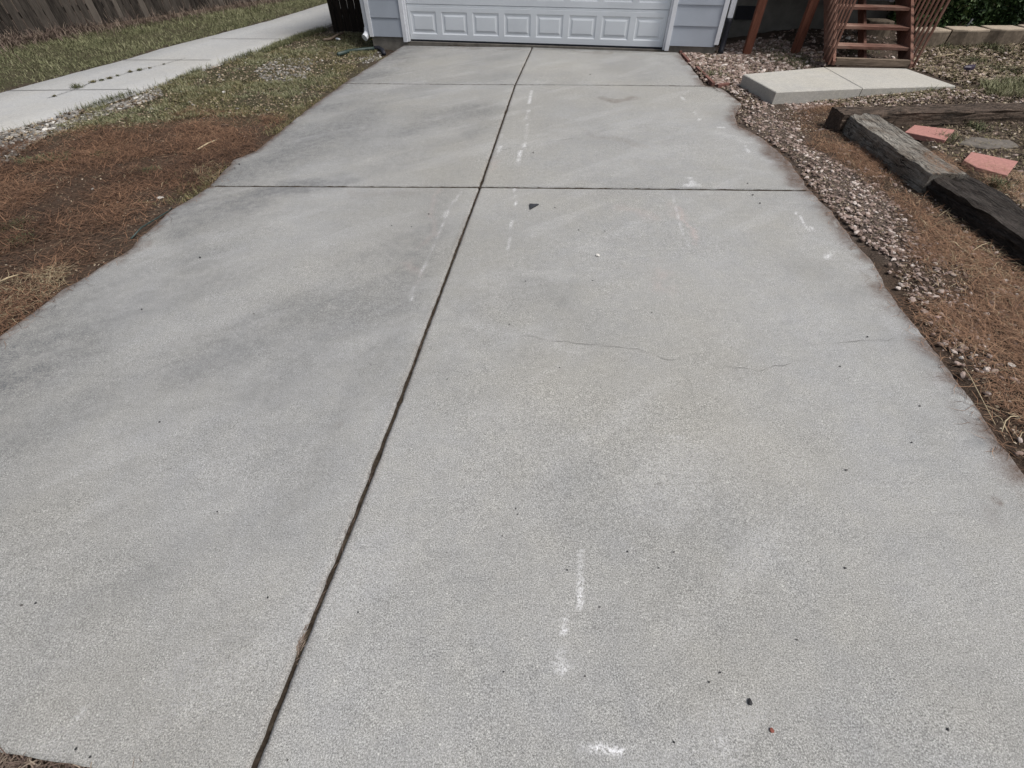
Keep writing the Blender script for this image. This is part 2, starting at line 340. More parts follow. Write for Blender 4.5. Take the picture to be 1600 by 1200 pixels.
# ------------------------------------------------------------------ ground
def ground():
    xs = np.concatenate([-np.geomspace(12.2, 160, 16)[::-1], np.arange(-12, 12.001, .05), np.geomspace(12.2, 160, 16)])
    ys = np.concatenate([-np.geomspace(1.3, 120, 16)[::-1], np.arange(-1, 18.001, .05), np.geomspace(18.3, 180, 16)])
    X, Y = np.meshgrid(xs, ys)
    Z = terrain(X, Y); fade = sstep(30, 14, np.hypot(X, Y - 6))
    Z = Z + ((fbm(X, Y, 2.2, 3) - .5) * .035 + (fbm(X, Y, 11, 9) - .5) * .03) * fade
    ins = inside_drive(X, Y, -.06) ; Z = np.where(ins, np.minimum(Z, -.04) - .02 , Z)
    Z = np.where(inside_drive(X, Y, .12), -.09, Z)
    # right-hand edge: bare soil a few centimetres under the slab
    e = (X > 0) & (X < xr(Y) + .35) & (Y < 9.7) & (Y > .1); Z = np.where(e & ~ins, Z - .02 * sstep(.35, 0, X - xr(Y)), Z)
    Z = np.where(inside_path(X, Y, -.08), np.minimum(Z, -.04), Z)
    bed = inpoly(X, Y, BED); Z = np.where(bed, Z + .03, Z)
    Z = np.where(inpoly(X, Y, [gpt(-.70, .06), gpt(5.6, .06), gpt(5.6, 1.26), gpt(8.7, 1.26), gpt(8.7, 7), gpt(-.7, 7)]), np.minimum(Z, -.1), Z)
    def pm(poly, blur=.25):
        n = 0
        for k in range(8):
            a = k * math.pi / 4; n = n + inpoly(X + math.cos(a) * blur + (fbm(X, Y, 3, 40) - .5) * .6, Y + math.sin(a) * blur + (fbm(X, Y, 3, 50) - .5) * .6, poly)
        return n / 8.
    nee = np.maximum(pm(Z_['needle_left']), pm(Z_['needle_right'])) * (.45 + .75 * fbm(X, Y, 4, 4))
    gra = np.maximum.reduce([pm(Z_['grass_left']), sstep(.1, .3, pxu(Y) - X) * sstep(-.4, .2, X - fence_x(Y) - .3), pm(Z_['grass_right'])]) * (.35 + .8 * fbm(X, Y, 3, 14))
    far = sstep(13, 17, np.abs(X)) ; gra = np.maximum(gra, far * .8)
    grv = np.maximum.reduce([pm(Z_['gravel_yard'], .1), pm(Z_['gravel_edge'], .1)])
    me = grid_mesh('ground', X, Y, Z, {'zone': np.stack([nee, gra, grv, nee * 0 + 1], -1).reshape(-1, 4).clip(0, 1)})
    t = NT('yard_soil', .95, .1); ch = t.sep(t.attr('zone', 'Color')); n1 = t.noise(9, 6, .7); n2 = t.noise(70, 4, .75); n3 = t.noise(1.3, 4, .6)
    c = t.mix(t.rng(n1, .3, .7), (.03, .023, .019), (.085, .064, .05)); c = t.mix(t.rng(n2, .5, .75, 0, .7), c, (.19, .15, .11))
    c = t.mix(t.rng(n3, .5, .7, 0, .4), c, (.035, .026, .02))
    c = t.mix(t.math('MULTIPLY', ch[0], .85), c, t.mix(t.rng(n2, .3, .65), (.035, .024, .018), (.10, .062, .042)))
    c = t.mix(t.math('MULTIPLY', ch[1], .75), c, t.mix(t.rng(n2, .3, .7), (.03, .037, .016), (.10, .10, .05)))
    c = t.mix(t.math('MULTIPLY', ch[2], .8), c, t.mix(t.rng(n2, .3, .7), (.05, .04, .033), (.17, .135, .115)))
    t.bump(t.math('ADD', n2, n1), .8, .02); t.col(c)
    o = link('ground', me, t.m); tag(o, kind='structure')

def P(*pts, z=None): return [tuple(at(a, b, z)) if z is not None else tuple(atg(a, b)[:2]) for a, b in pts]
def fence_x(y): return FN0[0] + (np.asarray(y) - FN0[1]) * FD[0] / FD[1]
BED = P((1395, 196), (1640, 192), (1900, 420), (1660, 380), (1520, 275))
Z_ = dict(
    needle_left=P((-500, 330), (-250, 285), (0, 232), (60, 222), (120, 207), (215, 190), (300, 172), (390, 178), (440, 186), (400, 232), (330, 285), (270, 322), (200, 390), (100, 452), (0, 525), (-300, 800), (-700, 700)),
    needle_right=P((1225, 172), (1310, 165), (1325, 190), (1385, 240), (1452, 292), (1600, 410), (1750, 520), (1750, 900), (1600, 735), (1530, 610), (1440, 500), (1400, 440), (1415, 400), (1440, 360), (1400, 315), (1330, 262), (1265, 225)),
    grass_left=P((60, 215), (140, 175), (250, 133), (337, 103), (405, 82), (489, 50), (570, 52), (592, 78), (537, 128), (480, 165), (440, 188), (330, 182), (200, 200)),
    grass_right=P((1525, 128), (1700, 122), (1700, 158), (1540, 152)),
    gravel_yard=P((1062, 76), (1120, 72), (1170, 62), (1230, 68), (1285, 85), (1290, 104), (1162, 117), (1160, 140), (1125, 134), (1100, 128), (1080, 102)),
    gravel_edge=P((1158, 150), (1165, 165), (1205, 165), (1240, 185), (1262, 228), (1335, 268), (1400, 318), (1425, 365), (1385, 400), (1345, 375), (1270, 295), (1235, 245), (1180, 206), (1152, 188)),
)

# ------------------------------------------------------------------ driveway
def seg_dist(X, Y, a, b):
    dx, dy = b[0] - a[0], b[1] - a[1]; L = dx * dx + dy * dy + 1e-9
    t = np.clip(((X - a[0]) * dx + (Y - a[1]) * dy) / L, 0, 1); return np.hypot(X - a[0] - t * dx, Y - a[1] - t * dy)
def stroke(X, Y, pts, w_, soft=.5):
    p = [at(*q) for q in pts]; d = np.full(X.shape, 9.)
    for a, b in zip(p[:-1], p[1:]): d = np.minimum(d, seg_dist(X, Y, a, b))
    return sstep(w_, w_ * (1 - soft), d)
def wear(X, Y):
    a = R(38); U = X * math.cos(a) + Y * math.sin(a); V = -X * math.sin(a) + Y * math.cos(a)
    wx = X + (fbm(X, Y, 3, 70) - .5) * .35; wy = Y + (fbm(X, Y, 3, 80) - .5) * .5
    dl = X - xl(Y); dr = xr(Y) - X
    dark = .38 * sstep(.75, .1, dl) * sstep(.2, .7, fbm(X, Y, 1.6, 31)) + .25 * sstep(.5, .05, dr) * fbm(X, Y, 2.5, 36)
    for pts, w_, k in [([(345, 330), (420, 300), (520, 285)], .30, .75), ([(300, 350), (370, 330)], .25, .5), ([(440, 245), (520, 205), (560, 180)], .45, .55),
                       ([(370, 272), (440, 240)], .3, .4), ([(330, 560), (400, 500), (520, 465)], .25, .35), ([(430, 600), (520, 520), (600, 490)], .25, .28),
                       ([(560, 215), (640, 205)], .3, .3), ([(1180, 205), (1240, 250)], .3, .3), ([(1250, 420), (1380, 470)], .3, .3), ([(1400, 500), (1500, 600)], .28, .35),
                       ([(500, 700), (620, 470), (700, 300)], .12, .2), ([(0, 620), (150, 520), (300, 420)], .35, .3), ([(820, 455), (870, 460)], .16, .3), ([(745, 480), (790, 540)], .25, .25),
                       ([(900, 780), (1150, 800)], .35, .22), ([(640, 180), (780, 170)], .25, .2)]:
        dark = np.maximum(dark, .75 * k * stroke(wx, wy, pts, w_ * 1.15, .95))
    for (px, py, w_, k) in [(1528, 689, .055, .8), (1515, 693, .04, .6)]: dark = np.maximum(dark, k * stroke(X, Y, [(px, py), (px + 8, py + 3)], w_, .8))
    a = R(38); U = X * math.cos(a) + Y * math.sin(a); V = -X * math.sin(a) + Y * math.cos(a); left = sstep(.1, -.3, X - xc(Y))
    dark = dark * (.55 + .8 * fbm(X, Y, 7, 66)) + (.05 + .15 * left) * sstep(.47, .7, fbm(U * .6, V * 3.6, 1, 201)) * (.5 + fbm(X, Y, 2.5, 202)) + .14 * sstep(.45, .7, fbm(X, Y, 1.1, 90))
    dark = dark + .5 * sstep(.10, .0, dl) * sstep(.3, .6, fbm(X, Y, 6, 59)) + .24 * sstep(1.2, .0, dl) * (.3 + .7 * sstep(.4, .6, fbm(U * .6, V * 2.5, 1, 57))) + .17 * left + .22 * sstep(.35, .02, dr) * sstep(.35, .6, fbm(X, Y, 4, 58))
    for pts in (_j1, _j2): dark = np.maximum(dark, .7 * sstep(.035, .012, np.abs(Y - yj(X, pts))) * (.5 + .8 * fbm(X, Y, 5, 71)))
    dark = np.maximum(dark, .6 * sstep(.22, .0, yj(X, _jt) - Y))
    ch = 0 * X
    for pts, w_, k in [([(909, 862), (910, 880)], .013, .8), ([(908, 880), (907, 915), (904, 950)], .016, 1), ([(886, 962), (880, 985)], .018, 1), ([(876, 1012), (877, 1050)], .02, 1),
                       ([(905, 1168), (970, 1173)], .011, .8), ([(1010, 1174), (1045, 1178)], .015, .95), ([(830, 140), (824, 185), (818, 230)], .022, .75), ([(812, 235), (808, 275)], .022, .8),
                       ([(804, 293), (806, 325)], .022, .8), ([(800, 345), (795, 390)], .022, .5), ([(783, 210), (780, 240)], .02, .8), ([(1072, 290), (1092, 290)], .05, 1), ([(1078, 278), (1084, 288)], .06, .8),
                       ([(1243, 332), (1258, 350), (1268, 362)], .016, .95), ([(1265, 352), (1274, 362)], .012, .7), ([(1290, 402), (1302, 392)], .04, .9), ([(1064, 150), (1072, 158)], .02, .8), ([(1085, 175), (1093, 188)], .022, .8),
                       ([(1122, 199), (1132, 199)], .025, .9), ([(1165, 228), (1170, 238)], .022, .8), ([(1215, 312), (1220, 318)], .04, .55), ([(1040, 684), (1065, 685)], .012, .6), ([(120, 1128), (133, 1100)], .008, .9),
                       ([(325, 1040), (330, 1050)], .006, .6), ([(700, 330), (670, 400), (640, 470)], .03, .35), ([(720, 300), (690, 340)], .03, .3), ([(520, 428), (620, 430)], .02, .35), ([(1050, 300), (1062, 350), (1075, 385)], .02, .35),
                       ([(1180, 240), (1230, 262)], .12, .45), ([(1120, 205), (1180, 225)], .12, .4), ([(1170, 262), (1240, 285)], .15, .3), ([(1240, 330), (1290, 400)], .25, .22), ([(1330, 420), (1370, 450)], .16, .3), ([(1385, 480), (1420, 520)], .14, .35), ([(1470, 590), (1500, 630)], .1, .35),
                       ([(700, 460), (850, 430)], .3, .2), ([(740, 500), (900, 545)], .1, .22), ([(900, 420), (1040, 460)], .25, .12), ([(1110, 1130), (1140, 1180)], .05, .3), ([(860, 1035), (900, 1040)], .05, .2), ([(1180, 520), (1300, 480)], .1, .2)]:
        big = w_ > .07; kx = .6 if big else 1.35
        q = stroke(X + (fbm(X, Y, 9, 61) - .5) * min(.03, w_ * .9) + (wx - X) * (.8 if big else 0), Y + (wy - Y) * (.6 if big else 0), pts, w_ * (1.2 if big else .62 if w_ > .018 and k < .85 else .95), .95); ch = np.maximum(ch, kx * k * q * (.3 + .9 * sstep(.35, .62, fbm(X, Y, 14, 63))))
    lt = fbm(U * .8, V * 7, 1, 303) * (.4 + fbm(X, Y, 3, 304)); ch = np.maximum(ch, .14 * sstep(.46, .72, lt)); gf = fbm(X, Y, .8, 95); ch = np.maximum(ch, .16 * sstep(.5, .7, gf) * fbm(X, Y, 6, 11)); ch = np.maximum(ch, .2 * sstep(.6, .1, dr) * fbm(X, Y, 5, 19))
    br = sstep(.11, .0, dl) * sstep(.3, .6, fbm(X, Y, 7, 41) + .22 * sstep(.05, 0, dl)) * .8 + 1.2 * sstep(.19, 0, dr) * sstep(.32, .62, fbm(X, Y, 8, 43) + .2 * sstep(.04, 0, dr)) * .8
    for pts, w_, k in [([(1190, 212), (1240, 252), (1270, 294)], .22, 1.0), ([(1148, 182), (1180, 208)], .22, 1.0), ([(1395, 455), (1415, 485)], .1, .75), ([(1450, 528), (1480, 565)], .06, .7),
                       ([(205, 385), (175, 408)], .07, .35), ([(232, 378), (228, 385)], .05, .5), ([(952, 152), (985, 156)], .13, .4), ([(925, 210), (1000, 225)], .1, .15), ([(560, 300), (640, 310)], .1, .12),
                       ([(1556, 782), (1562, 786)], .022, .7), ([(1548, 800), (1555, 815)], .05, .12), ([(531, 658), (533, 662)], .01, .5), ([(640, 74), (840, 78), (1050, 84)], .1, .25), ([(1370, 425), (1392, 452)], .05, .5)]:
        br = np.maximum(br, k * stroke(wx, wy, pts, w_, .85) if w_ > .06 else k * stroke(X, Y, pts, w_, .8))
    dc = np.abs(X - xc(Y)); br = np.maximum(br, .35 * sstep(.05, .012, dc) * fbm(X, Y, 8, 23))
    pk = 0 * X
    for pts, w_, k in [([(1055, 330), (1062, 350), (1072, 385)], .03, .6), ([(1010, 400), (1040, 460)], .12, .3), ([(980, 335), (1010, 345)], .1, .25), ([(1040, 325), (1060, 345)], .08, .3), ([(690, 300), (660, 380), (620, 460)], .03, .25), ([(770, 245), (762, 285)], .04, .3)]:
        pk = np.maximum(pk, k * .7 * stroke(wx, wy, pts, w_ * 1.3, .95) * sstep(.3, .6, fbm(X, Y, 9, 12)))
    return dark.clip(0, 1), ch.clip(0, 1), br.clip(0, 1), pk

def slab(xa, xb, ya, yb, gx0, gx1, gy0, gy1, step):
    """one pour: xa,xb side functions of y; ya,yb joint functions of x; g*: setback at each side"""
    ym = (float(ya(0)) + float(yb(0))) / 2; wd = float(xb(ym) - xa(ym)); ht = float(yb(0) - ya(0))
    def spread(n): s = np.linspace(0, 1, n); return np.concatenate([[0, 0], [.004], s[1:-1], [.996], [1, 1]])
    s = spread(int(wd / step) + 2); t = spread(int(ht / step) + 2); Sg, Tg = np.meshgrid(s, t)
    X = -2 + 4 * Sg; Y = ym + 0 * X
    for _ in range(4):
        Y = (ya(X) + gy0) * (1 - Tg) + (yb(X) - gy1) * Tg
        X = (xa(Y) + gx0) * (1 - Sg) + (xb(Y) - gx1) * Sg
    jx = (fbm(X, Y, 25, 33) - .5) * .005 + .005 * sstep(.78, .95, vnoise(X + 5, Y, 14, 35)) * np.where(Sg < .5, 1, -1); edge = (Sg < .003) | (Sg > .997) | (Tg < .003) | (Tg > .997)
    X = np.where(edge, X + jx, X); Y = np.where(edge, Y + (fbm(X, Y, 25, 37) - .5) * .008, Y)
    Z = (fbm(X, Y, .8, 2) - .5) * .006 + (fbm(X, Y, 14, 6) - .5) * .0022
    Z = np.where(edge, -.006 - .004 * fbm(X, Y, 30, 3), Z)
    Z[0, :] = Z[-1, :] = -.11; Z[:, 0] = Z[:, -1] = -.11
    return X, Y, Z
def driveway():
    rows = [(lambda x: yj(x, _jb), lambda x: yj(x, _j2), 0, .010, .02), (lambda x: yj(x, _j2), lambda x: yj(x, _j1), .012, .017, .03), (lambda x: yj(x, _j1), lambda x: yj(x, _jt), .017, .0, .035)]
    co = []; q = []; A = [[], [], [], []]; n = 0
    for ya, yb, g0, g1, st in rows:
        for xa, xb, a, b in ((xl, xc, 0, .0105), (xc, xr, .0105, 0)):
            X, Y, Z = slab(xa, xb, ya, yb, a, b, g0, g1, st); r, c = X.shape
            co.append(np.stack([X, Y, Z], -1).reshape(-1, 3)); i = np.arange(r - 1)[:, None] * c + np.arange(c - 1)[None] + n
            q.append(np.stack([i, i + 1, i + c + 1, i + c], -1).reshape(-1, 4)); n += r * c
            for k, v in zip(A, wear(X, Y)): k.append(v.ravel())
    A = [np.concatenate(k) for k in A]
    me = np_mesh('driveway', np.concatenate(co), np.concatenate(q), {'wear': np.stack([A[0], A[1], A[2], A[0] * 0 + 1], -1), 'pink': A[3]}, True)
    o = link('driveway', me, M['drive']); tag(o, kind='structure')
    # dark soil packed in the joints
    ys = np.linspace(-.2, 10.2, 500); X = np.stack([xc(ys) - .03, xc(ys), xc(ys) + .03], 1); Y = np.stack([ys] * 3, 1)
    me = grid_mesh('joint_soil', X, Y, -.018 + (fbm(X, Y, 18, 3) - .5) * .02); link('joint_soil', me, M['soil'], o)
    for pts in (_j1, _j2):
        xs = np.linspace(pts[0][0] + .03, pts[2][0] - .03, 300); y = yj(xs, pts); X = np.stack([xs] * 3, 1); Y = np.stack([y - .02, y, y + .02], 1)
        me = grid_mesh('joint_soil', X, Y, -.008 + (fbm(X, Y, 20, 5) - .5) * .012); link('joint_soil', me, M['soil'], o)
    def ribbon(name, pts, w_, z=.0055, jag=.02, mat='crack'):
        p = [at(*q) for q in pts]; out = []
        for a, b in zip(p[:-1], p[1:]):
            k = max(2, int(np.hypot(*(b - a)) / .02)); out += [a + (b - a) * i / k for i in range(k)]
        out.append(p[-1]); c = np.array(out); k = np.arange(len(c))
        nrm = np.gradient(c, axis=0); nrm = np.stack([-nrm[:, 1], nrm[:, 0]], 1); nrm /= np.linalg.norm(nrm, axis=1)[:, None] + 1e-9
        c = c + nrm * ((fbm(k * .35, k * 0, 1, len(pts)) - .5) * 2 * jag)[:, None]; ww = (w_ * (.1 + 1.0 * vnoise(k, k * 0, .4, 7)) * sstep(.28, .5, vnoise(k, k * 0, .09, 19 + len(pts))) + .0002)[:, None] / 2
        ww[0] = ww[-1] = .0003; L = c - nrm * ww; Rr = c + nrm * ww
        X = np.stack([L[:, 0], Rr[:, 0]], 1); Y = np.stack([L[:, 1], Rr[:, 1]], 1)
        me = grid_mesh(name, X, Y, X * 0 + z); return link(name, me, M[mat], o)
    ribbon('crack', [(672, 520), (740, 524), (800, 522), (870, 535), (935, 540), (985, 545), (1040, 560), (1090, 568), (1130, 577)], .0024)
    ribbon('crack', [(1130, 572), (1190, 578), (1250, 563), (1300, 537), (1345, 533), (1400, 530)], .0022)
    ribbon('crack', [(778, 236), (840, 225), (915, 214), (965, 210)], .0045, jag=.006)
    ribbon('crack', [(1090, 170), (1040, 190), (1000, 215)], .003)
    ribbon('crack', [(1055, 570), (1078, 600), (1088, 640)], .0014)
    ribbon('control_joint', [(1112, 135), (1132, 150), (1149, 166)], .016, jag=.001, mat='soil')
    return o

def sidewalks():
    # public walk the driveway runs into, just below the frame
    x = np.linspace(-12, 12, 60); s = (_jb[1] - _jb[0]); s = s / s[0]
    y = _jb[0][1] + (x - _jb[0][0]) * s[1] - .09
    prof = [(-.0, -.1), (-.0, -.006), (-.01, 0), (-1.4, 0), (-1.41, -.1)]
    X = np.stack([x] * len(prof), 0); Y = np.stack([y + p[0] for p in prof], 0); Z = np.stack([x * 0 + p[1] - .008 for p in prof], 0)
    tag(link('sidewalk', grid_mesh('sidewalk', X, Y, Z, smooth=False), M['pad']), kind='structure')
    ys = np.linspace(-4, 34, 1400); a = pxu(ys) + (fbm(ys, ys * 0, 3, 8) - .5) * .05; b = pxl(ys) + (fbm(ys, ys * 0 + 7, 3, 8) - .5) * .07
    cols = [a, a, a + .012] + [a + (b - a) * k for k in (.25, .5, .75)] + [b - .012, b, b]
    zz = [-.1, -.008, 0, 0, .0, 0, 0, -.008, -.1]; X = np.stack(cols, 1); Y = np.stack([ys] * 9, 1)
    # the cross joints run square to the walk in the photograph: nearly along x
    Z = np.stack([ys * 0 + z for z in zz], 1) + (fbm(X, Y, 1.5, 4) - .5) * .006
    o = link('path', grid_mesh('path', X, Y, Z), M['path']); tag(o, kind='structure')
    for q0, q1 in (((10, 142), (202, 140)), ((189, 94), (330, 94)), ((-340, 215), (-60, 213)), ((330, 61), (440, 61))):
        p0 = at(*q0); p1 = at(*q1); m = MB(); d = (p1 - p0) / np.linalg.norm(p1 - p0); nn = np.array([-d[1], d[0]]) * .008
        m.v += [(*(p0 - nn), .0065), (*(p1 - nn), .0065), (*(p1 + nn), .0065), (*(p0 + nn), .0065)]; m.f.append((0, 1, 2, 3)); m.build('control_joint', M['crack'], o)
    c = [at(*q) for q in [(75, 154), (120, 140), (145, 128), (183, 119), (220, 109), (255, 101), (290, 91)]]; m = MB()
    for a_, b_ in zip(c[:-1], c[1:]):
        for i in range(12):
            p = a_ + (b_ - a_) * i / 12 + np.array([random.uniform(-.02, .02), 0]); q = a_ + (b_ - a_) * (i + 1) / 12
            n = len(m.v); m.v += [(p[0] - .005, p[1], .007), (p[0] + .005, p[1], .007), (q[0] + .005, q[1], .007), (q[0] - .005, q[1], .007)]; m.f.append((n, n + 1, n + 2, n + 3))
    m.build('crack', M['crack'], o)

# ------------------------------------------------------------------ garage and house
def lap_siding(m, u0, u1, v, zlo, zhi, lap=.285):
    z = zlo
    while z < zhi - .02:
        z2 = min(z + lap, zhi); n = len(m.v)
        m.v += [(u0, v - .022, z), (u1, v - .022, z), (u1, v - .008, z2), (u0, v - .008, z2), (u0, v + .02, z), (u1, v + .02, z), (u1, v + .02, z2), (u0, v + .02, z2)]
        m.f += [(n, n + 1, n + 2, n + 3), (n, n + 4, n + 5, n + 1), (n + 3, n + 2, n + 6, n + 7), (n, n + 3, n + 7, n + 4), (n + 1, n + 5, n + 6, n + 2)]
        z = z2
def garage():
    g = empty('garage', (*GA, 0), GANG); tag(g, 'house garage with wide white panelled door, pale grey-blue lap siding and white trim', 'garage')
    H = 2.75; DH = 2.13
    for u0, u1 in ((-.69, -.105), (4.815, 5.57)):
        m = MB(); lap_siding(m, u0, u1, 0, .068, H); m.build('siding', M['siding'], g)
    m = MB(); lap_siding(m, -.105, 4.815, 0, DH + .1, H); m.build('siding', M['siding'], g)
    for a, b, c in ((-.74, -.02, 6), (4.74, 5.62, 1.2)): m = MB(); m.box(a, b, .005, c, -.35, .066); m.build('foundation', M['found'], g)
    m = MB(); m.box(-.02, 4.74, .03, 6, -.12, -.004); m.build('garage_floor', M['found'], g)
    # body behind the face
    m = MB(); m.box(-.72, -.1, .022, 6.2, .067, H); m.box(4.82, 5.6, .022, 6.2, .067, H); m.box(-.1, 4.82, .3, 6.2, DH + .1, H); m.box(-.1, 4.82, 5.9, 6.2, 0, DH + .1); m.build('wall', M['siding'], g)
    for u0, u1, z0 in ((-.765, -.69, .06), (5.57, 5.645, .10)):
        m = MB(); m.box(u0, u1, -.035, .02, z0, H); m.box(u0 if u0 < 0 else u1 - .02, u0 + .02 if u0 < 0 else u1, .021, .10, z0, H); m.build('corner_trim', M['white'], g, bevel=.003)
    for u0, u1 in ((-.105, -.03), (4.74, 4.815)):
        m = MB(); m.box(u0, u1, -.04, .021, -.005, DH + .02); m.build('door_trim', M['white'], g, bevel=.003)
        m = MB(); a = u1 + .001 if u0 < 0 else u0 - .031; m.box(a, a + .03, -.005, .075, .0, DH); m.build('door_stop', M['white'], g)
    m = MB(); m.box(-.105, 4.815, -.04, .021, DH + .021, DH + .1); m.build('door_trim', M['white'], g, bevel=.003)
    # sectional door: four sections, each with eight raised panels
    d = empty('garage_door'); d.parent = g; sh = .55
    for k in range(4):
        m = MB(); z0 = .025 + k * sh * .955; z1 = z0 + sh * .955 - .006; m.v = []; m.f = []
        u0, u1 = .002, 4.708; v0 = .085; n_ = 8; pw = (u1 - u0) / n_
        # face with recessed frames
        def quad(a, b, c, e): i = len(m.v); m.v += [a, b, c, e]; m.f.append((i, i + 1, i + 2, i + 3))
        zi0, zi1 = z0 + .085, z1 - .10
        quad((u0, v0, z0), (u1, v0, z0), (u1, v0, zi0), (u0, v0, zi0))
        quad((u0, v0, zi1), (u1, v0, zi1), (u1, v0, z1 - .04), (u0, v0, z1 - .04))
        for q in range(5):     # ribbed top rail
            a = z1 - .04 + q * .008; vv = v0 + (.004 if q % 2 else 0); v2 = v0 + (.004 if (q + 1) % 2 else 0); quad((u0, vv, a), (u1, vv, a), (u1, v2, a + .008), (u0, v2, a + .008))
        quad((u0, v0, z1), (u1, v0, z1), (u1, v0 + .05, z1), (u0, v0 + .05, z1)); quad((u0, v0, z0), (u1, v0, z0), (u1, v0 + .05, z0), (u0, v0 + .05, z0))
        cuts = [(u0 + i * pw + .05, u0 + (i + 1) * pw - .05) for i in range(n_)]; prev = u0
        for a, b in cuts + [(u1, u1)]:
            quad((prev, v0, zi0), (a, v0, zi0), (a, v0, zi1), (prev, v0, zi1)); prev = b
        for a, b in cuts:
            rings = [(0, 0), (.018, .013), (.045, .013), (.072, .001)]
            R4 = [[(a + i, v0 + dd, zi0 + i), (b - i, v0 + dd, zi0 + i), (b - i, v0 + dd, zi1 - i), (a + i, v0 + dd, zi1 - i)] for i, dd in rings]
            for A_, B_ in zip(R4[:-1], R4[1:]):
                for i in range(4): j = (i + 1) % 4; quad(A_[i], A_[j], B_[j], B_[i])
            quad(*R4[-1])
        m.build('door_section', M['door'], d)
    m = MB(); m.box(.002, 4.708, .08, .115, -.004, .024); m.build('bottom_seal', M['rubber'], d)
    m = MB(); m.box(0, 4.71, .15, .17, 0, DH); m.build('door_back', M['door'], d)
    # downspouts
    m = MB(); m.box(5.68, 5.765, -.005, .055, .41, H); dsp = m.build('downspout', M['white'], g, bevel=.008)
    m = MB(); m.tube([(5.722, .02, .47), (5.722, .015, .405), (5.725, .01, .395), (5.725, 0, .15), (5.72, -.02, .03), (5.71, -.06, -.02)], [.055, .055, .048, .045, .045, .05], 10); m.build('drain_extension', M['rubber'], dsp, True)
    m = MB(); m.box(-.875, -.80, .05, .11, .16, H); dsp = m.build('downspout', M['white'], g, bevel=.008)
    m = MB(); m.tube([(-.84, .07, .19), (-.84, .06, .12), (-.85, .0, .07), (-.87, -.05, .045)], [.05, .052, .056, .06], 9); m.build('elbow', M['white'], dsp, bevel=.0)
    # house wall set back beside the garage
    m = MB(); m.box(5.6, 8.7, 1.2, 1.5, -.35, .62); m.build('foundation_wall', M['wallc'], g)
    m = MB(); lap_siding(m, 5.6, 8.62, 1.2, .62, 3.0, .2); m.build('siding', M['siding'], g)
    m = MB(); m.box(8.62, 8.72, 1.16, 1.5, .6, 3.0); m.build('corner_trim', M['white'], g, bevel=.003)
    m = MB(); m.box(5.61, 8.69, 1.222, 6.2, .621, 3.0); m.build('wall', M['siding'], g)
    m = MB(); m.box(-1.1, 5.95, -.45, 6.4, 2.752, 2.9); m.box(5.96, 9.1, .9, 6.4, 3.002, 3.15); m.build('roof', M['white'], g)
    m = MB(); m.box(6.05, 6.5, 1.165, 1.19, .30, .50); m.build('vent', M['rubber'], g)
    return g

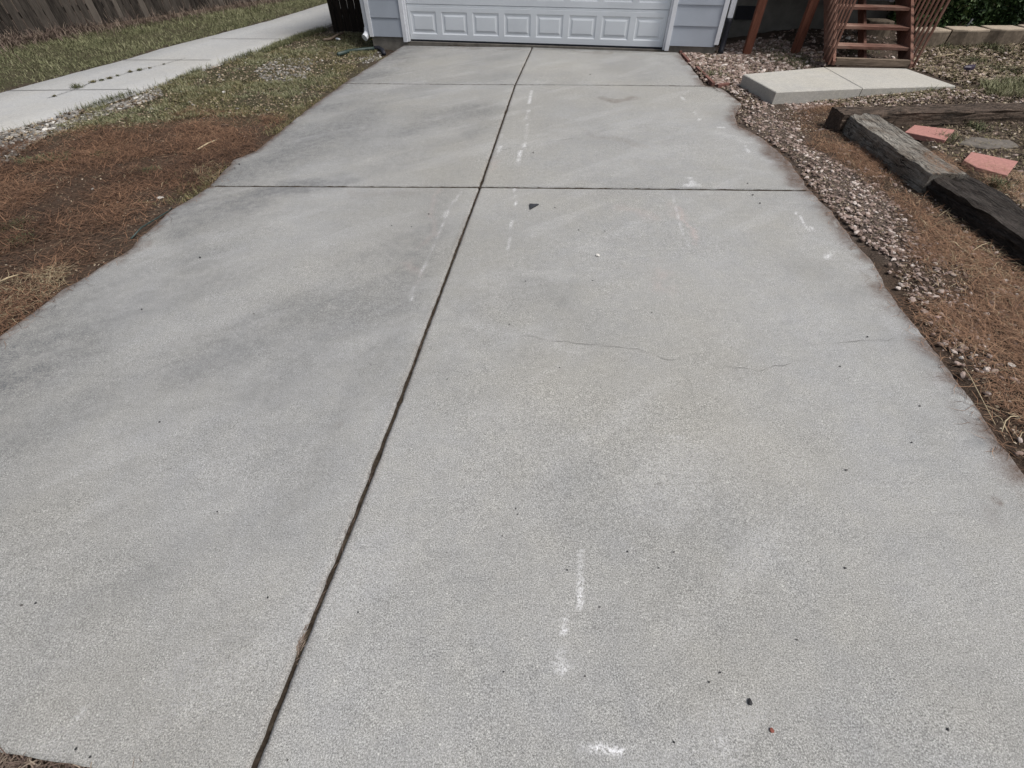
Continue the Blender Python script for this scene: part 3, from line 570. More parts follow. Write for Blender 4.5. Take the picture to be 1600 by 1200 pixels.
def deck_and_stairs():
    base = at(1299, 102, .12); rz = R(-9)
    ex = np.array([math.cos(rz), math.sin(rz)]); ny = np.array([-ex[1], ex[0]])
    s = empty('wooden_stairs', (base[0], base[1], .122), rz)
    tag(s, 'open-riser stairs of reddish brown stained wood with slatted side railings on a concrete pad', 'stairs')
    W = 1.12; RISE, RUN, NT_ = .20, .27, 5
    fr = [.27 + i * RUN for i in range(NT_)]
    def stringer(u):
        m = MB(); a, b = u, u + .04
        prof = [(.02, .0), (.18, .0), (fr[-1] + .30, RISE * 5 - .13), (fr[-1] + .30, RISE * 5 - .05), (fr[-1], RISE * 5 - .05)]
        for i in range(NT_ - 1, 0, -1): prof += [(fr[i], RISE * i - .045 + 0.0), (fr[i - 1], RISE * i - .045)]
        # plain sloped stringer with top edge just under the treads
        prof = [(.0, .0), (.36, .0), (fr[-1] + .34, RISE * 5 - .20), (fr[-1] + .34, RISE * 5 - .0), (fr[-1], RISE * 5 - .0), (.0, .05)]
        n = len(m.v); k = len(prof); m.v += [(a, p, z) for p, z in prof] + [(b, p, z) for p, z in prof]
        m.f += [tuple(range(n, n + k)), tuple(range(n + 2 * k - 1, n + k - 1, -1))] + [(n + i, n + (i + 1) % k, n + k + (i + 1) % k, n + k + i) for i in range(k)]
        return m
    for u in (0, W - .04): stringer(u).build('stringer', M['redwood'], s)
    # centre carriage: short blocks under the treads read as slanting boards
    m = MB(); m.bar((W / 2 - .02, .30, .0), (W / 2 - .02, fr[-1] + .25, RISE * 4.2), .04, .14); m.build('stringer', M['redwood'], s)
    for i in range(NT_):
        m = MB(); z = RISE * (i + 1); e = .035 if i == 0 else -.042
        for k in range(2): m.box(-e, W + e, fr[i] - .03 + k * .135, fr[i] - .03 + k * .135 + .128, z - .038, z)
        m.build('tread', M['redwood_x'], s, bevel=.004)
    m = MB(); m.box(.042, W - .042, .01, .10, .0, .085); m.build('bottom_plate', M['rawwood'], s, bevel=.004)
    slope = RISE / RUN
    for side, u in ((0, -.052), (1, W + .018)):
        top = 1.0
        m = MB(); m.bar((u + .019, -.02, top - .02), (u + .019, fr[-1] + .3, top - .02 + slope * (fr[-1] + .3)), .04, .09); m.build('handrail', M['redwood'], s)
        for k in range(13):
            y = .02 + k * .125; z0 = max(.0, .84 * (y - .27))
            m = MB(); m.box(u + .004, u + .029, y, y + .030, z0 + random.uniform(-.015, .02) * (k > 1), top + slope * y - .03); m.build('baluster', M['redwood'], s)
    # deck the stairs climb to
    dk = empty('wooden_deck', (*gpt(5.9, 1.15), 0), GANG); tag(dk, 'raised reddish wooden deck on square posts beside the garage', 'deck')
    DZ = .12 + RISE * 6
    def loc(px, py):
        p = atg(px, py); r = p[:2] - gpt(5.9, 1.15); return float(r @ D), float(r @ NV), p[2]
    for q in ((1166, 84), (1241, 84)):
        u, v, z = loc(*q); m = MB(); m.box(u - .065, u + .065, v - .05, v + .05, z - .1, DZ - .14); m.build('post', M['post'], dk, bevel=.006)
    u0, v0, _ = loc(1166, 84); v0 -= .1; v1 = -.0; n = 11; m = MB()
    uw = 3.0
    for k in range(int((v1 - v0) / .144)): m.box(u0 - .1, uw, v0 + k * .144, v0 + k * .144 + .137, DZ - .035, DZ)
    m.build('deck_boards', M['redwood_x'], dk)
    m = MB(); m.box(u0 - .1, uw, v0 - .0, v0 + .04, DZ - .18, DZ - .037); m.box(u0 - .1, uw, v1 - .05, v1 - .01, DZ - .18, DZ - .037)
    for k in range(8): x = u0 - .1 + k * .5; m.box(x, x + .04, v0 + .041, v1 - .051, DZ - .18, DZ - .037)
    m.build('joist', M['redwood'], dk)

def pad():
    c = PADC; z = .12
    o = empty('concrete_pad', (*c[0], 0)); tag(o, 'low concrete landing slab at the foot of the wooden stairs', 'concrete slab')
    L = [(p[0] - c[0][0], p[1] - c[0][1]) for p in c]
    j0 = at(1288, 105, z) - c[0]; j1 = at(1348, 138, z) - c[0]
    dd = (j1 - j0) / np.linalg.norm(j1 - j0); nn = np.array([-dd[1], dd[0]]) * .005
    left = [L[0], tuple(j1 + (-nn if nn[0] > 0 else nn)), tuple(j0 + (-nn if nn[0] > 0 else nn)), L[1]]
    s_ = nn if nn[0] > 0 else -nn
    right = [tuple(j1 + s_), L[4], L[3], tuple(j0 + s_)]
    left = [left[0], left[1], left[2], L[2] if False else left[2], left[3]][:4] if False else left
    for nm, q in (('slab', left), ('slab', right)):
        m = MB(); m.hexa(q, -.12, z, .008); m.build(nm, M['pad'], o, bevel=0)

# ------------------------------------------------------------------ timbers, pavers, blocks
def timber(name, q0, q1, wid, ztop, h, mat, label, rough=.02, seed=1, drop=0.0, taper=None):
    """q0,q1: centre points (x,y) of the two ends"""
    q0 = np.array(q0); q1 = np.array(q1); d = q1 - q0; L = np.linalg.norm(d); a = math.atan2(d[1], d[0])
    nx = int(L / .03); ring = []
    k = 10
    for s in range(4):
        for i in range(k):
            t = i / k
            y, z = [(-.5 + t, 1), (.5, 1 - t), (.5 - t, 0), (-.5, t)][s]
            ring.append((y, z))
    ring = np.array(ring); n = len(ring)
    xs = np.linspace(0, L, nx); V = []
    for i, x in enumerate(xs):
        y = ring[:, 0] * wid; z = ring[:, 1] * h - h
        r = rough * (1.0); kk = np.arange(n)
        rr = (fbm(x * 3 + 0 * kk, kk * .5, 1, seed) - .5) * r * 1.6 + (fbm(x * 1.2 + 0 * kk, kk * .9, 1.7, seed + 5) - .5) * r * 1.8
        corner = np.minimum(np.abs(np.abs(ring[:, 0]) - .5), 1) < .05; cz = (ring[:, 1] > .95) & corner
        y = y * (1 + rr / wid * 2) ; z = z + rr - np.where(cz, .004 + .018 * r / .02 * vnoise(x, 0, 9, seed), 0)
        V.append(np.stack([np.full(n, x), y, z], 1))
    co = np.concatenate(V); f = []
    for i in range(nx - 1):
        for j in range(n): f.append((i * n + j, i * n + (j + 1) % n, (i + 1) * n + (j + 1) % n, (i + 1) * n + j))
    me = bpy.data.meshes.new(name); me.from_pydata(co.tolist(), [], f + [tuple(range(n - 1, -1, -1)), tuple((nx - 1) * n + j for j in range(n))])
    bm = bmesh.new(); bm.from_mesh(me); bmesh.ops.recalc_face_normals(bm, faces=bm.faces); bm.to_mesh(me); bm.free()
    o = link(name, me, mat); o.location = (q0[0], q0[1], ztop); o.rotation_euler = (0, math.asin(drop / L) if drop else 0, a)
    return tag(o, label, 'timber')
def mid(a, b): return (np.array(a) + np.array(b)) / 2
def bed():
    a0 = mid(at(1303, 166, .155), at(1318, 181, .155)); a1 = mid(at(1600, 155, .155), at(1600, 174, .155)); dv = (a1 - a0) / np.linalg.norm(a1 - a0)
    timber('landscape_timber', a0, a1 + dv * 1.6, .26, .155, .24, M['tie_brown'], 'long dark brown landscape timber running crosswise behind the pink pavers', .014, 3)
    b0 = mid(at(1322, 174, .15), at(1365, 174, .15)); b1 = mid(at(1460, 272, .15), at(1514, 271, .15))
    timber('landscape_timber', b0 - (b1 - b0) / np.linalg.norm(b1 - b0) * .0, b1, .33, .15, .24, M['tie_grey'], 'pale grey weathered timber with split grain between the two darker timbers', .012, 11)
    c0 = mid(at(1458, 277, .11), at(1520, 277, .11)); c1 = mid(at(1600, 376, .11), at(1600, 322, .11)); dv = (c1 - c0) / np.linalg.norm(c1 - c0)
    timber('landscape_timber', c0, c1 + dv * 1.4, .36, .115, .24, M['tie_dark'], 'blackened rough timber nearest the driveway at the right frame edge', .024, 21)
    for pts, lab in (([(1414, 206), (1428.8, 195), (1492, 202.5), (1477.5, 218.7)], 'pink concrete paver lying near the crosswise brown timber'),
                     ([(1506, 250), (1518, 237), (1591, 252), (1574, 274), (1526, 261)], 'pink concrete paver with clipped corner beside the timber joint')):
        zt = float(atg(*pts[0])[2]) + .065; c = [at(*p, zt) for p in pts]; cen = sum(c) / len(c)
        m = MB(); m.hexa([tuple(p - cen) for p in c][::-1], -.05, .0, .004); o = m.build('paver', M['brick'], loc=(*cen, zt)); tag(o, lab, 'paver')
    p = atg(1540, 229); m = MB(); k = 12
    m.hexa([(math.cos(2 * math.pi * i / k) * (.30 + .06 * math.sin(i * 2.3)), math.sin(2 * math.pi * i / k) * (.17 + .03 * math.cos(i * 1.7))) for i in range(k)], -.04, .012, .01)
    tag(m.build('flat_stone', M['flat'], loc=(p[0], p[1], p[2] + .03)), 'flat grey-brown stone sunk in the soil between the pink pavers', 'stone')
    # red edging pieces beside the driveway
    pts = [((1047, 74), (1062, 84)), ((1063, 86), (1074, 99)), ((1085, 107), (1098, 120)), ((1099, 121), (1112, 134)), ((1117, 136), (1137, 133))]
    labs = ['thin red edging piece beside garage door trim', 'red edging piece second from the garage door', 'red edging piece in the gravel halfway along the row', 'red edging piece meeting the driveway cross joint', 'red edging piece turned sideways at the end of the row']
    for (a, b), lab in zip(pts, labs):
        A = atg(*a); B = atg(*b); dv = (B - A)[:2]; L = np.linalg.norm(dv); m = MB(); m.box(0, L * .93, -.022, .022, -.03, .022, .003)
        tag(m.build('edging_brick', M['edging'], loc=(A[0] + .03, A[1], A[2] + .012), rz=math.atan2(dv[1], dv[0])), lab, 'edging', 'red edging bricks along the gravel')

def rough_block(w_, d_, h, seed):
    m = MB(); rnd = random.Random(seed)
    k = 9; front = [(-w_ / 2 + w_ * i / (k - 1), -.05 * math.sin(math.pi * i / (k - 1)) + rnd.uniform(-.008, .008)) for i in range(k)]
    poly = front + [(w_ / 2 - .04, d_), (-w_ / 2 + .04, d_)]
    m.hexa(poly, 0, h); return m, poly
def blocks():
    y0 = atg(1455, 73); y1 = atg(1600, 71); dv = (y1 - y0)[:2]; L = np.linalg.norm(dv); e = dv / L; a = math.atan2(e[1], e[0])
    labs = ['tan retaining wall block partly hidden behind the stair railing', 'tan retaining wall block with the thin dark stake in front', 'tan retaining wall block third along from the stairs', 'tan retaining wall block at the right frame edge under the hedge', 'tan retaining wall block in line beyond the right frame edge', 'darker-topped block under the middle of the stairs']
    bw = .62
    for i in range(6):
        if i < 5:
            p = y0[:2] + e * (-.10 + i * (bw + .015)); zz = float(terrain(*p)) - .06; az = a + random.uniform(-.05, .05)
        else:
            q = atg(1366, 62); p = q[:2]; zz = q[2] - .02; az = -.1
        o = empty('retaining_block', (p[0], p[1], zz), az); tag(o, labs[i], 'wall block', 'tan retaining wall blocks below the hedge')
        m, poly = rough_block(bw if i < 5 else .42, .3, .245 if i < 5 else .20, i); m.build('block_body', M['block'], o)
        m = MB(); h = .245 if i < 5 else .20; m.hexa([(x * .99, y) for x, y in poly], h + .002, h + .03, .008); m.build('block_top', M['cap'] if i < 5 else M['block'], o)  # block under the stairs gets the darker body colour on its top

def fences():
    L = 16.0; p0 = FN0 - FD * 5; f = empty('privacy_fence', (*p0, 0), math.atan2(FD[1], FD[0])); tag(f, 'tall weathered dark wooden board fence beyond the path', 'fence')
    co = []; q = []; vv = []; x = 0; rnd = random.Random(4)
    while x < L:
        wd = rnd.choice([.09, .12, .138]); v = rnd.choice([0, 0, .1, .1, .2, .3, .3, .45, .7, 1]) ; h = 1.8 + rnd.uniform(-.01, .01); dy = rnd.uniform(-.004, .004); ln = rnd.uniform(-.006, .006)
        n = len(co)
        for zz in (.0 + rnd.uniform(0, .04), h):
            for xx, yy in ((x, dy), (x + wd, dy), (x + wd, dy + .016), (x, dy + .016)): co.append((xx + ln * zz, yy, zz)); vv.append(v)
        q += [(n, n + 1, n + 5, n + 4), (n + 1, n + 2, n + 6, n + 5), (n + 2, n + 3, n + 7, n + 6), (n + 3, n, n + 4, n + 7), (n + 4, n + 5, n + 6, n + 7)]
        x += wd + rnd.choice([.008, .014, .02, .026])
    link('board_panel', np_mesh('board_panel', np.array(co), np.array(q), {'v': np.array(vv)}), M['fence'], f)
    for z in (.3, .95, 1.6): m = MB(); m.box(0, L, .02, .06, z, z + .09); m.build('rail', M['gate'], f)
    for k in range(8): m = MB(); m.box(k * 2.28, k * 2.28 + .09, .062, .15, -.1, 1.75); m.build('post', M['gate'], f)
    m = MB(); m.box(4.9, L, -.012, .0, -.04, .05); m.build('kick_board', M['rawwood'], f)
    # dark side fence by the garage corner
    a = atg(530, 51)[:2]; b = gpt(-.74, .95); d = b - a; Lg = np.linalg.norm(d)
    g = empty('side_fence', (*a, -.04), math.atan2(d[1], d[0])); tag(g, 'nearly black narrow wooden fence section against the garage corner', 'fence')
    m = MB(); x = .0
    while x < Lg - .02: m.box(x, min(x + .135, Lg), 0, .02, 0.02 + random.uniform(0, .03), 1.8); x += .143
    m.build('board_panel', M['gate'], g)
    m = MB(); m.box(-.1, -.012, -.02, .07, -.1, 1.85); m.build('post', M['gate'], g)
    for z in (.3, 1.4): m = MB(); m.box(0, Lg, .022, .06, z, z + .09); m.build('rail', M['gate'], g)
    p = atg(524, 42); m = MB(); m.tube([(0, 0, -.1), (.01, 0, .8), (0, .0, 1.6)], .012, 7)
    tag(m.build('metal_rod', M['blackchip'], loc=tuple(p), smooth=True), 'thin dark upright rod standing left of the black side fence', 'rod')

# ------------------------------------------------------------------ scatter
def sample(poly, n, keep=None):
    poly = np.array(poly); lo = poly.min(0); hi = poly.max(0); out = np.zeros((0, 2)); tries = 0
    while len(out) < n and tries < 60:
        p = lo + rng.random((n, 2)) * (hi - lo); k = inpoly(p[:, 0], p[:, 1], poly)
        if keep is not None: k &= rng.random(n) < keep(p[:, 0], p[:, 1])
        out = np.vstack([out, p[k]]); tries += 1
    return out[:n]
def area(poly):
    p = np.array(poly); x, y = p[:, 0], p[:, 1]; return abs(np.dot(x, np.roll(y, -1)) - np.dot(y, np.roll(x, -1))) / 2
def gz(x, y):
    return terrain(x, y) + (fbm(x, y, 2.2, 3) - .5) * .035 + (fbm(x, y, 11, 9) - .5) * .03 + np.where(inpoly(x, y, BED), .03, 0)
def blades(pts, z, length, width, lift, curl, v, az=None):
    """bent two-quad blades; pts (n,2); all others arrays or scalars"""
    n = len(pts); one = np.ones(n)
    az = rng.random(n) * 2 * np.pi if az is None else az * one
    length, width, lift, curl, z = [np.asarray(q) * one for q in (length, width, lift, curl, z)]
    dx, dy = np.cos(az), np.sin(az); sx, sy = -dy, dx
    P0 = np.stack([pts[:, 0], pts[:, 1], z], 1)
    l1, l2 = lift, lift - curl; side = (rng.random(n) - .5) * .5
    def step(P, l, a): return P + np.stack([np.cos(l) * (dx + sx * a), np.cos(l) * (dy + sy * a), np.sin(l)], 1) * (length / 2)[:, None]
    P1 = step(P0, l1, side); P2 = step(P1, l2, -side); W = np.stack([sx, sy, 0 * sx], 1) * width[:, None] / 2
    co = np.stack([P0 - W, P0 + W, P1 - W * .9, P1 + W * .9, P2 - W * .25, P2 + W * .25], 1).reshape(-1, 3)
    b = np.arange(n)[:, None] * 6; q = np.concatenate([b + [[0, 1, 3, 2]], b + [[2, 3, 5, 4]]])
    return co, q, np.repeat(np.asarray(v) * one, 6)
def scat(name, mat, parts, label, cat, kind='stuff', parent=None):
    co = []; q = []; v = []; n = 0
    for c, f, a in parts: co.append(c); q.append(f + n); v.append(a); n += len(c)
    o = link(name, np_mesh(name, np.concatenate(co), np.concatenate(q), {'v': np.concatenate(v).clip(0, 1)}, False), mat, parent)
    if not parent: tag(o, label, cat, kind=kind)
    return o
def ico_templates(k=8, sub=1):
    out = []
    for i in range(k):
        bm = bmesh.new(); bmesh.ops.create_icosphere(bm, subdivisions=sub, radius=1); rnd = random.Random(i)
        for v in bm.verts:
            v.co *= 1 + rnd.uniform(-.22, .22); v.co.x *= 1.2
            for pl in range(2):
                pass
        bm.verts.ensure_lookup_table(); out.append((np.array([v.co[:] for v in bm.verts]), np.array([[v.index for v in f.verts] for f in bm.faces]))); bm.free()
    return out
TPL = ico_templates(8, 2)
def stones(pts, z, size, v, flat=.6):
    n = len(pts); co = []; q = []; vv = []; off = 0
    kind = rng.integers(0, len(TPL), n); size = np.asarray(size) * np.ones(n); v = np.asarray(v) * np.ones(n)
    for k, (tv, tf) in enumerate(TPL):
        id_ = np.where(kind == k)[0]; m = len(id_)
        if not m: continue
        a = rng.random(m) * 2 * np.pi; b = (rng.random(m) - .5) * .8; ca, sa, cb, sb = np.cos(a), np.sin(a), np.cos(b), np.sin(b)
        sc = size[id_][:, None] * np.stack([.8 + .5 * rng.random(m), .65 + .4 * rng.random(m), flat * (.7 + .5 * rng.random(m))], 1)
        p = tv[None] * sc[:, None, :]; x, y, zz = p[..., 0], p[..., 1], p[..., 2]
        x, zz = x * cb[:, None] - zz * sb[:, None], x * sb[:, None] + zz * cb[:, None]
        X = x * ca[:, None] - y * sa[:, None] + pts[id_, 0][:, None]; Y = x * sa[:, None] + y * ca[:, None] + pts[id_, 1][:, None]; Z = zz + (z[id_] + size[id_] * flat * .12)[:, None]
        co.append(np.stack([X, Y, Z], -1).reshape(-1, 3)); q.append((tf[None] + (np.arange(m) * len(tv))[:, None, None] + off).reshape(-1, 3)); vv.append(np.repeat(v[id_], len(tv))); off += m * len(tv)
    return np.concatenate(co), np.concatenate(q), np.concatenate(vv)
def chips(pts, z, size, v):
    n = len(pts); a = rng.random(n) * 2 * np.pi; t1 = (rng.random(n) - .5) * 1.2; s1 = size * (.6 + .8 * rng.random(n)); s2 = s1 * (.35 + .4 * rng.random(n))
    U = np.stack([np.cos(a) * np.cos(t1), np.sin(a) * np.cos(t1), np.sin(t1)], 1); t2 = (rng.random(n) - .5) * 1.2
    V = np.stack([-np.sin(a) * np.cos(t2), np.cos(a) * np.cos(t2), np.sin(t2)], 1); C = np.stack([pts[:, 0], pts[:, 1], z + s1 * .25], 1)
    co = np.stack([C - U * s1[:, None], C - V * s2[:, None], C + U * s1[:, None], C + V * s2[:, None] + [[0, 0, .003]]], 1).reshape(-1, 3)
    return co, np.arange(n)[:, None] * 4 + [[0, 1, 2, 3]], np.repeat(v, 4)

def ok(x, y, m=0.0): return ~inside_drive(x, y, m) & ~inside_path(x, y, m) & ~inpoly(x, y, [gpt(-.74, 0), gpt(5.65, 0), gpt(5.65, 1.2), gpt(8.7, 1.2), gpt(8.7, 7), gpt(-.74, 7)])
def offpad(x, y): return ~inpoly(x, y, PADC)

def vegetation():
    # --- pine needles, left bed
    pl = Z_['needle_left']; dens = lambda x, y: ok(x, y, -.01) * (.06 + 1.0 * sstep(.36, .58, fbm(x, y, 2.2, 4))) * (1 - .9 * sstep(.75, .25, xl(y) - x + .35 * (vnoise(x, y, 3, 4) - .5)) * sstep(4.3, 3.9, y) * sstep(2.2, 2.9, y))
    p = sample(pl, 52000, dens); sh = rng.normal(0, .10, p.shape); p = p + sh * .8; p = p[ok(p[:, 0], p[:, 1], .0)]; n = len(p)
    tone = fbm(p[:, 0], p[:, 1], 1.5, 77); a = blades(p, gz(p[:, 0], p[:, 1]) + rng.random(n) * .02, .07 + .08 * rng.random(n), .0028 + .0014 * rng.random(n), (rng.random(n) - .15) * .5, (rng.random(n) - .2) * .5, rng.beta(2, 2.5, n) * .75 + (tone - .45) * .7)
    # needles strewn over the edge of the concrete
    y = rng.uniform(.4, 8, 500); e = np.stack([xl(y) + rng.exponential(.03, 500), y], 1); b = blades(e, .006 + 0 * y, .06 + .05 * rng.random(500), .002, 0.02, 0.0, rng.random(500) * .7)
    scat('pine_needles', M['needle'], [a, b], 'thick mat of rust brown pine needles left of the driveway', 'pine needles')
    # --- needles, right bed
    pr = Z_['needle_right']; dens = lambda x, y: ok(x, y, -.0) * offpad(x, y) * (.05 + 1.0 * sstep(.45, .62, fbm(x, y, 1.8, 44)))
    p = sample(pr, 15000, dens); p += rng.normal(0, .05, p.shape); p = p[ok(p[:, 0], p[:, 1], .0) & offpad(p[:, 0], p[:, 1])]; n = len(p)
    a = blades(p, gz(p[:, 0], p[:, 1]) + rng.random(n) * .015, .06 + .08 * rng.random(n), .0018 + .0012 * rng.random(n), (rng.random(n) - .15) * .5, (rng.random(n) - .2) * .6, .15 + .75 * rng.beta(2, 2, n))
    po = P((1600, 430), (1760, 520), (2300, 760), (2500, 1500), (1760, 1300), (1640, 800), (1600, 735)); p4 = sample(po, 7000, lambda x, y: ok(x, y) * (.1 + sstep(.4, .6, fbm(x, y, 1.8, 44)))); n = len(p4)
    a4 = blades(p4, gz(p4[:, 0], p4[:, 1]) + rng.random(n) * .015, .06 + .08 * rng.random(n), .0025, (rng.random(n) - .15) * .5, (rng.random(n) - .2) * .6, .15 + .75 * rng.beta(2, 2, n))
    pb = P((1470, 255), (1520, 262), (1600, 282), (1700, 300), (1700, 420), (1600, 350), (1515, 272)); p2 = sample(pb, 2600); n = len(p2)
    b = blades(p2, gz(p2[:, 0], p2[:, 1]) + .01 + rng.random(n) * .02, .07 + .08 * rng.random(n), .002, (rng.random(n) - .15) * .6, .2, .5 + .5 * rng.random(n))
    pt = P((1440, 235), (1478, 238), (1512, 270), (1460, 270), z=.15); p3 = sample(pt, 420); n = len(p3)
    c = blades(p3, np.full(n, .148), .05 + .06 * rng.random(n), .002, .05 + .1 * rng.random(n), .1, .4 + .5 * rng.random(n))
    y = rng.uniform(1.2, 7, 500); e = np.stack([xr(y) - rng.exponential(.03, 500), y], 1); d = blades(e, .006 + 0 * y, .05 + .05 * rng.random(500), .002, 0.02, 0., rng.random(500) * .8)
    scat('pine_needles', M['needle'], [a, a4, b, c, d], 'orange brown pine needles scattered around the timbers right of the driveway', 'pine needles')
    # --- dry straw and stems
    parts = []
    for poly, n in ((pr, 380), (P((0, 440), (90, 420), (105, 450), (40, 490), (0, 520)), 260), (P((60, 425), (100, 415), (108, 440), (70, 448)), 170), (P((290, 270), (330, 255), (350, 265), (330, 290)), 220),
                    (P((1480, 330), (1600, 420), (1600, 480), (1500, 420)), 90), (pl, 500), (BED, 500), (P((1420, 330), (1500, 345), (1600, 460), (1600, 560), (1480, 430)), 110)):
        p = sample(poly, n, lambda x, y: ok(x, y)); n = len(p); parts.append(blades(p, gz(p[:, 0], p[:, 1]) + .015, .05 + .11 * rng.random(n) ** 2, .003, rng.random(n) * .3, rng.random(n) * .6, .4 + .6 * rng.random(n)))
    scat('dry_straw', M['straw'], parts, 'pale dry grass straw strewn over the needle beds', 'dry straw')
    # --- grass
    gl = Z_['grass_left']; parts = []; dull = []
    dens = lambda x, y: ok(x, y, .0) * sstep(.44, .62, fbm(x, y, 1.6, 14)) * (.1 + .9 * sstep(.3, .7, vnoise(x, y, 7, 3)))
    p = sample(gl, 26000, dens); n = len(p)
    parts.append(blades(p, gz(p[:, 0], p[:, 1]), .02 + .035 * rng.random(n), .005, .3 + rng.random(n), rng.random(n) * 1.0, .2 + .8 * rng.random(n)))
    p = sample(gl, 20000, lambda x, y: ok(x, y) * sstep(.35, .6, fbm(x, y, 2.2, 91))); n = len(p); dull.append(blades(p, gz(p[:, 0], p[:, 1]), .025 + .05 * rng.random(n), .005, rng.random(n), rng.random(n), rng.random(n)))
    # tufts along walk edge
    y = rng.uniform(4.5, 14, 5000); y = y[rng.random(len(y)) < .12 + .88 * sstep(.45, .65, vnoise(y, y * 0, 2.5, 2))]; p = np.stack([pxl(y) + rng.exponential(.06, len(y)) - .015, y], 1); n = len(p)
    parts.append(blades(p, gz(p[:, 0], p[:, 1]), .04 + .06 * rng.random(n), .005, .7 + rng.random(n) * .8, rng.random(n), .1 + .6 * rng.random(n)))
    y = 9.8 + 2.2 * rng.random(2500); p = np.stack([pxl(y) + .02 + rng.random(2500) * .2, y], 1); parts.append(blades(p, gz(p[:, 0], p[:, 1]), .04 + .06 * rng.random(2500), .006, 1 + rng.random(2500) * .5, .5, .2 + .6 * rng.random(2500)))
    # by driveway left edge
    y = rng.uniform(3.9, 9.8, 5000); y = y[rng.random(len(y)) < sstep(.3, .7, vnoise(y, y * 0, 2.2, 12))]; p = np.stack([xl(y) - rng.exponential(.09, len(y)), y], 1); n = len(p)
    dull.append(blades(p, gz(p[:, 0], p[:, 1]), .03 + .05 * rng.random(n), .004, .4 + rng.random(n), .6, rng.random(n)))
    # scattered green in the needle bed
    p = sample(P((20, 250), (120, 235), (110, 255), (30, 262)), 500); n = len(p); parts.append(blades(p, gz(p[:, 0], p[:, 1]) + .01, .04, .005, .8, .5, rng.random(n) * .6))
    for q in ((23, 350), (230, 262), (160, 240), (30, 372)):
        c = at(*q); p = c + rng.normal(0, .05, (140, 2)); parts.append(blades(p, gz(p[:, 0], p[:, 1]), .05, .004, .9, .5, rng.random(140) * .5))
    # verge between path and fence
    y = rng.uniform(3, 24, 100000); f = fence_x(y) + .15; u = pxu(y) - .02; p = np.stack([f + (u - f) * rng.random(len(y)) ** .85, y], 1)
    k = rng.random(len(y)) < .35 + .65 * sstep(.4, .6, fbm(p[:, 0], p[:, 1], 2.2, 55)); p = p[k]; n = len(p)
    parts.append(blades(p, gz(p[:, 0], p[:, 1]), .03 + .07 * rng.random(n) ** 2, .007, .2 + 1.1 * rng.random(n), rng.random(n), .1 + .6 * rng.random(n) + .3 * fbm(p[:, 0], p[:, 1], 3, 7)))
    p = sample(Z_['grass_right'], 3500, offpad); n = len(p); parts.append(blades(p, gz(p[:, 0], p[:, 1]), .06 + .06 * rng.random(n), .006, .6 + rng.random(n) * .8, .5, .3 + .6 * rng.random(n)))
    # weedy green near pad, hedge foot, bed
    for q, m_, s_ in (((1330, 142), 160, .06), ((1360, 138), 110, .06), ((1283, 150), 120, .07), ((1250, 155), 70, .06), ((1495, 62), 900, .22), ((1465, 68), 900, .22), ((1555, 78), 400, .12), ((1522, 205), 160, .05), ((1555, 295), 160, .045), ((1470, 222), 130, .06), ((1335, 78), 300, .15), ((1250, 100), 300, .15), ((1110, 118), 200, .12),
                         ((1520, 95), 200, .1), ((1570, 110), 260, .15), ((1450, 140), 120, .08), ((1230, 92), 400, .2), ((1205, 78), 300, .2)):
        c = atg(*q)[:2]; p = c + rng.normal(0, s_, (m_, 2)); p = p[ok(p[:, 0], p[:, 1]) & offpad(p[:, 0], p[:, 1])]; n = len(p); parts.append(blades(p, gz(p[:, 0], p[:, 1]), .04 + .06 * rng.random(n), .007, .4 + rng.random(n), .5, rng.random(n) * .6))
    scat('grass', M['grass'], parts, 'green grass and low weeds of the yard and verge', 'grass')
    for poly, n in ((P((1420, 106), (1500, 134), (1700, 125), (1700, 75), (1440, 72)), 7000), (P((1215, 158), (1500, 138), (1600, 138), (1600, 152), (1310, 164)), 1500), (BED, 1500)):
        p = sample(poly, n, lambda x, y: offpad(x, y) * (.2 + .8 * fbm(x, y, 4, 2))); n = len(p); dull.append(blades(p, gz(p[:, 0], p[:, 1]), .03 + .06 * rng.random(n), .006, rng.random(n) * .9, rng.random(n), rng.random(n)))
    scat('dry_grass', M['dull'], dull, 'thin faded grass turning brown in the bare patches', 'dry grass')
    # brown weeds at the fence foot
    y = rng.uniform(6, 17, 16000); k = rng.random(len(y)) < .25 + .75 * sstep(12.5, 10.5, y); y = y[k]; p = np.stack([fence_x(y) + .05 + rng.exponential(.16, len(y)) * (1 + .8 * sstep(11, 9, y)), y], 1); n = len(p)
    scat('dry_weeds', M['weedbrown'], [blades(p, gz(p[:, 0], p[:, 1]), .08 + .2 * rng.random(n), .008, .4 + rng.random(n), rng.random(n) * 1.2, rng.random(n))], 'brown tangled dry weeds along the foot of the board fence', 'weeds')
    # --- leaf litter
    parts = []
    for poly, n, s_ in ((P((1122, 133), (1160, 126), (1168, 142), (1210, 168), (1165, 170), (1158, 158), (1135, 140)), 500, .014), (P((1300, 158), (1600, 145), (1750, 150), (1750, 162), (1310, 172)), 1200, .02), (P((-60, 235), (0, 206), (57, 190), (142, 168), (150, 175), (60, 215)), 900, .02), (P((1420, 106), (1500, 134), (1700, 125), (1700, 70), (1440, 70)), 9000, .028), (P((1215, 158), (1500, 138), (1600, 138), (1600, 152), (1310, 164)), 2600, .02), (BED, 3200, .016), (Z_['gravel_yard'], 5000, .022),
                        (pr, 8000, .008), (Z_['gravel_edge'], 3200, .010), (gl, 11000, .016), (pl, 5000, .009), (P((0, 250), (60, 212), (140, 182), (250, 142), (252, 150), (140, 190), (60, 222), (0, 262)), 1500, .018)):
        p = sample(poly, n, lambda x, y: ok(x, y) * offpad(x, y)); n = len(p); parts.append(chips(p, gz(p[:, 0], p[:, 1]), s_ * np.ones(n), rng.random(n)))
    scat('leaf_litter', M['chip'], parts, 'crumbled dry leaves and bark bits over the bare soil', 'leaf litter')

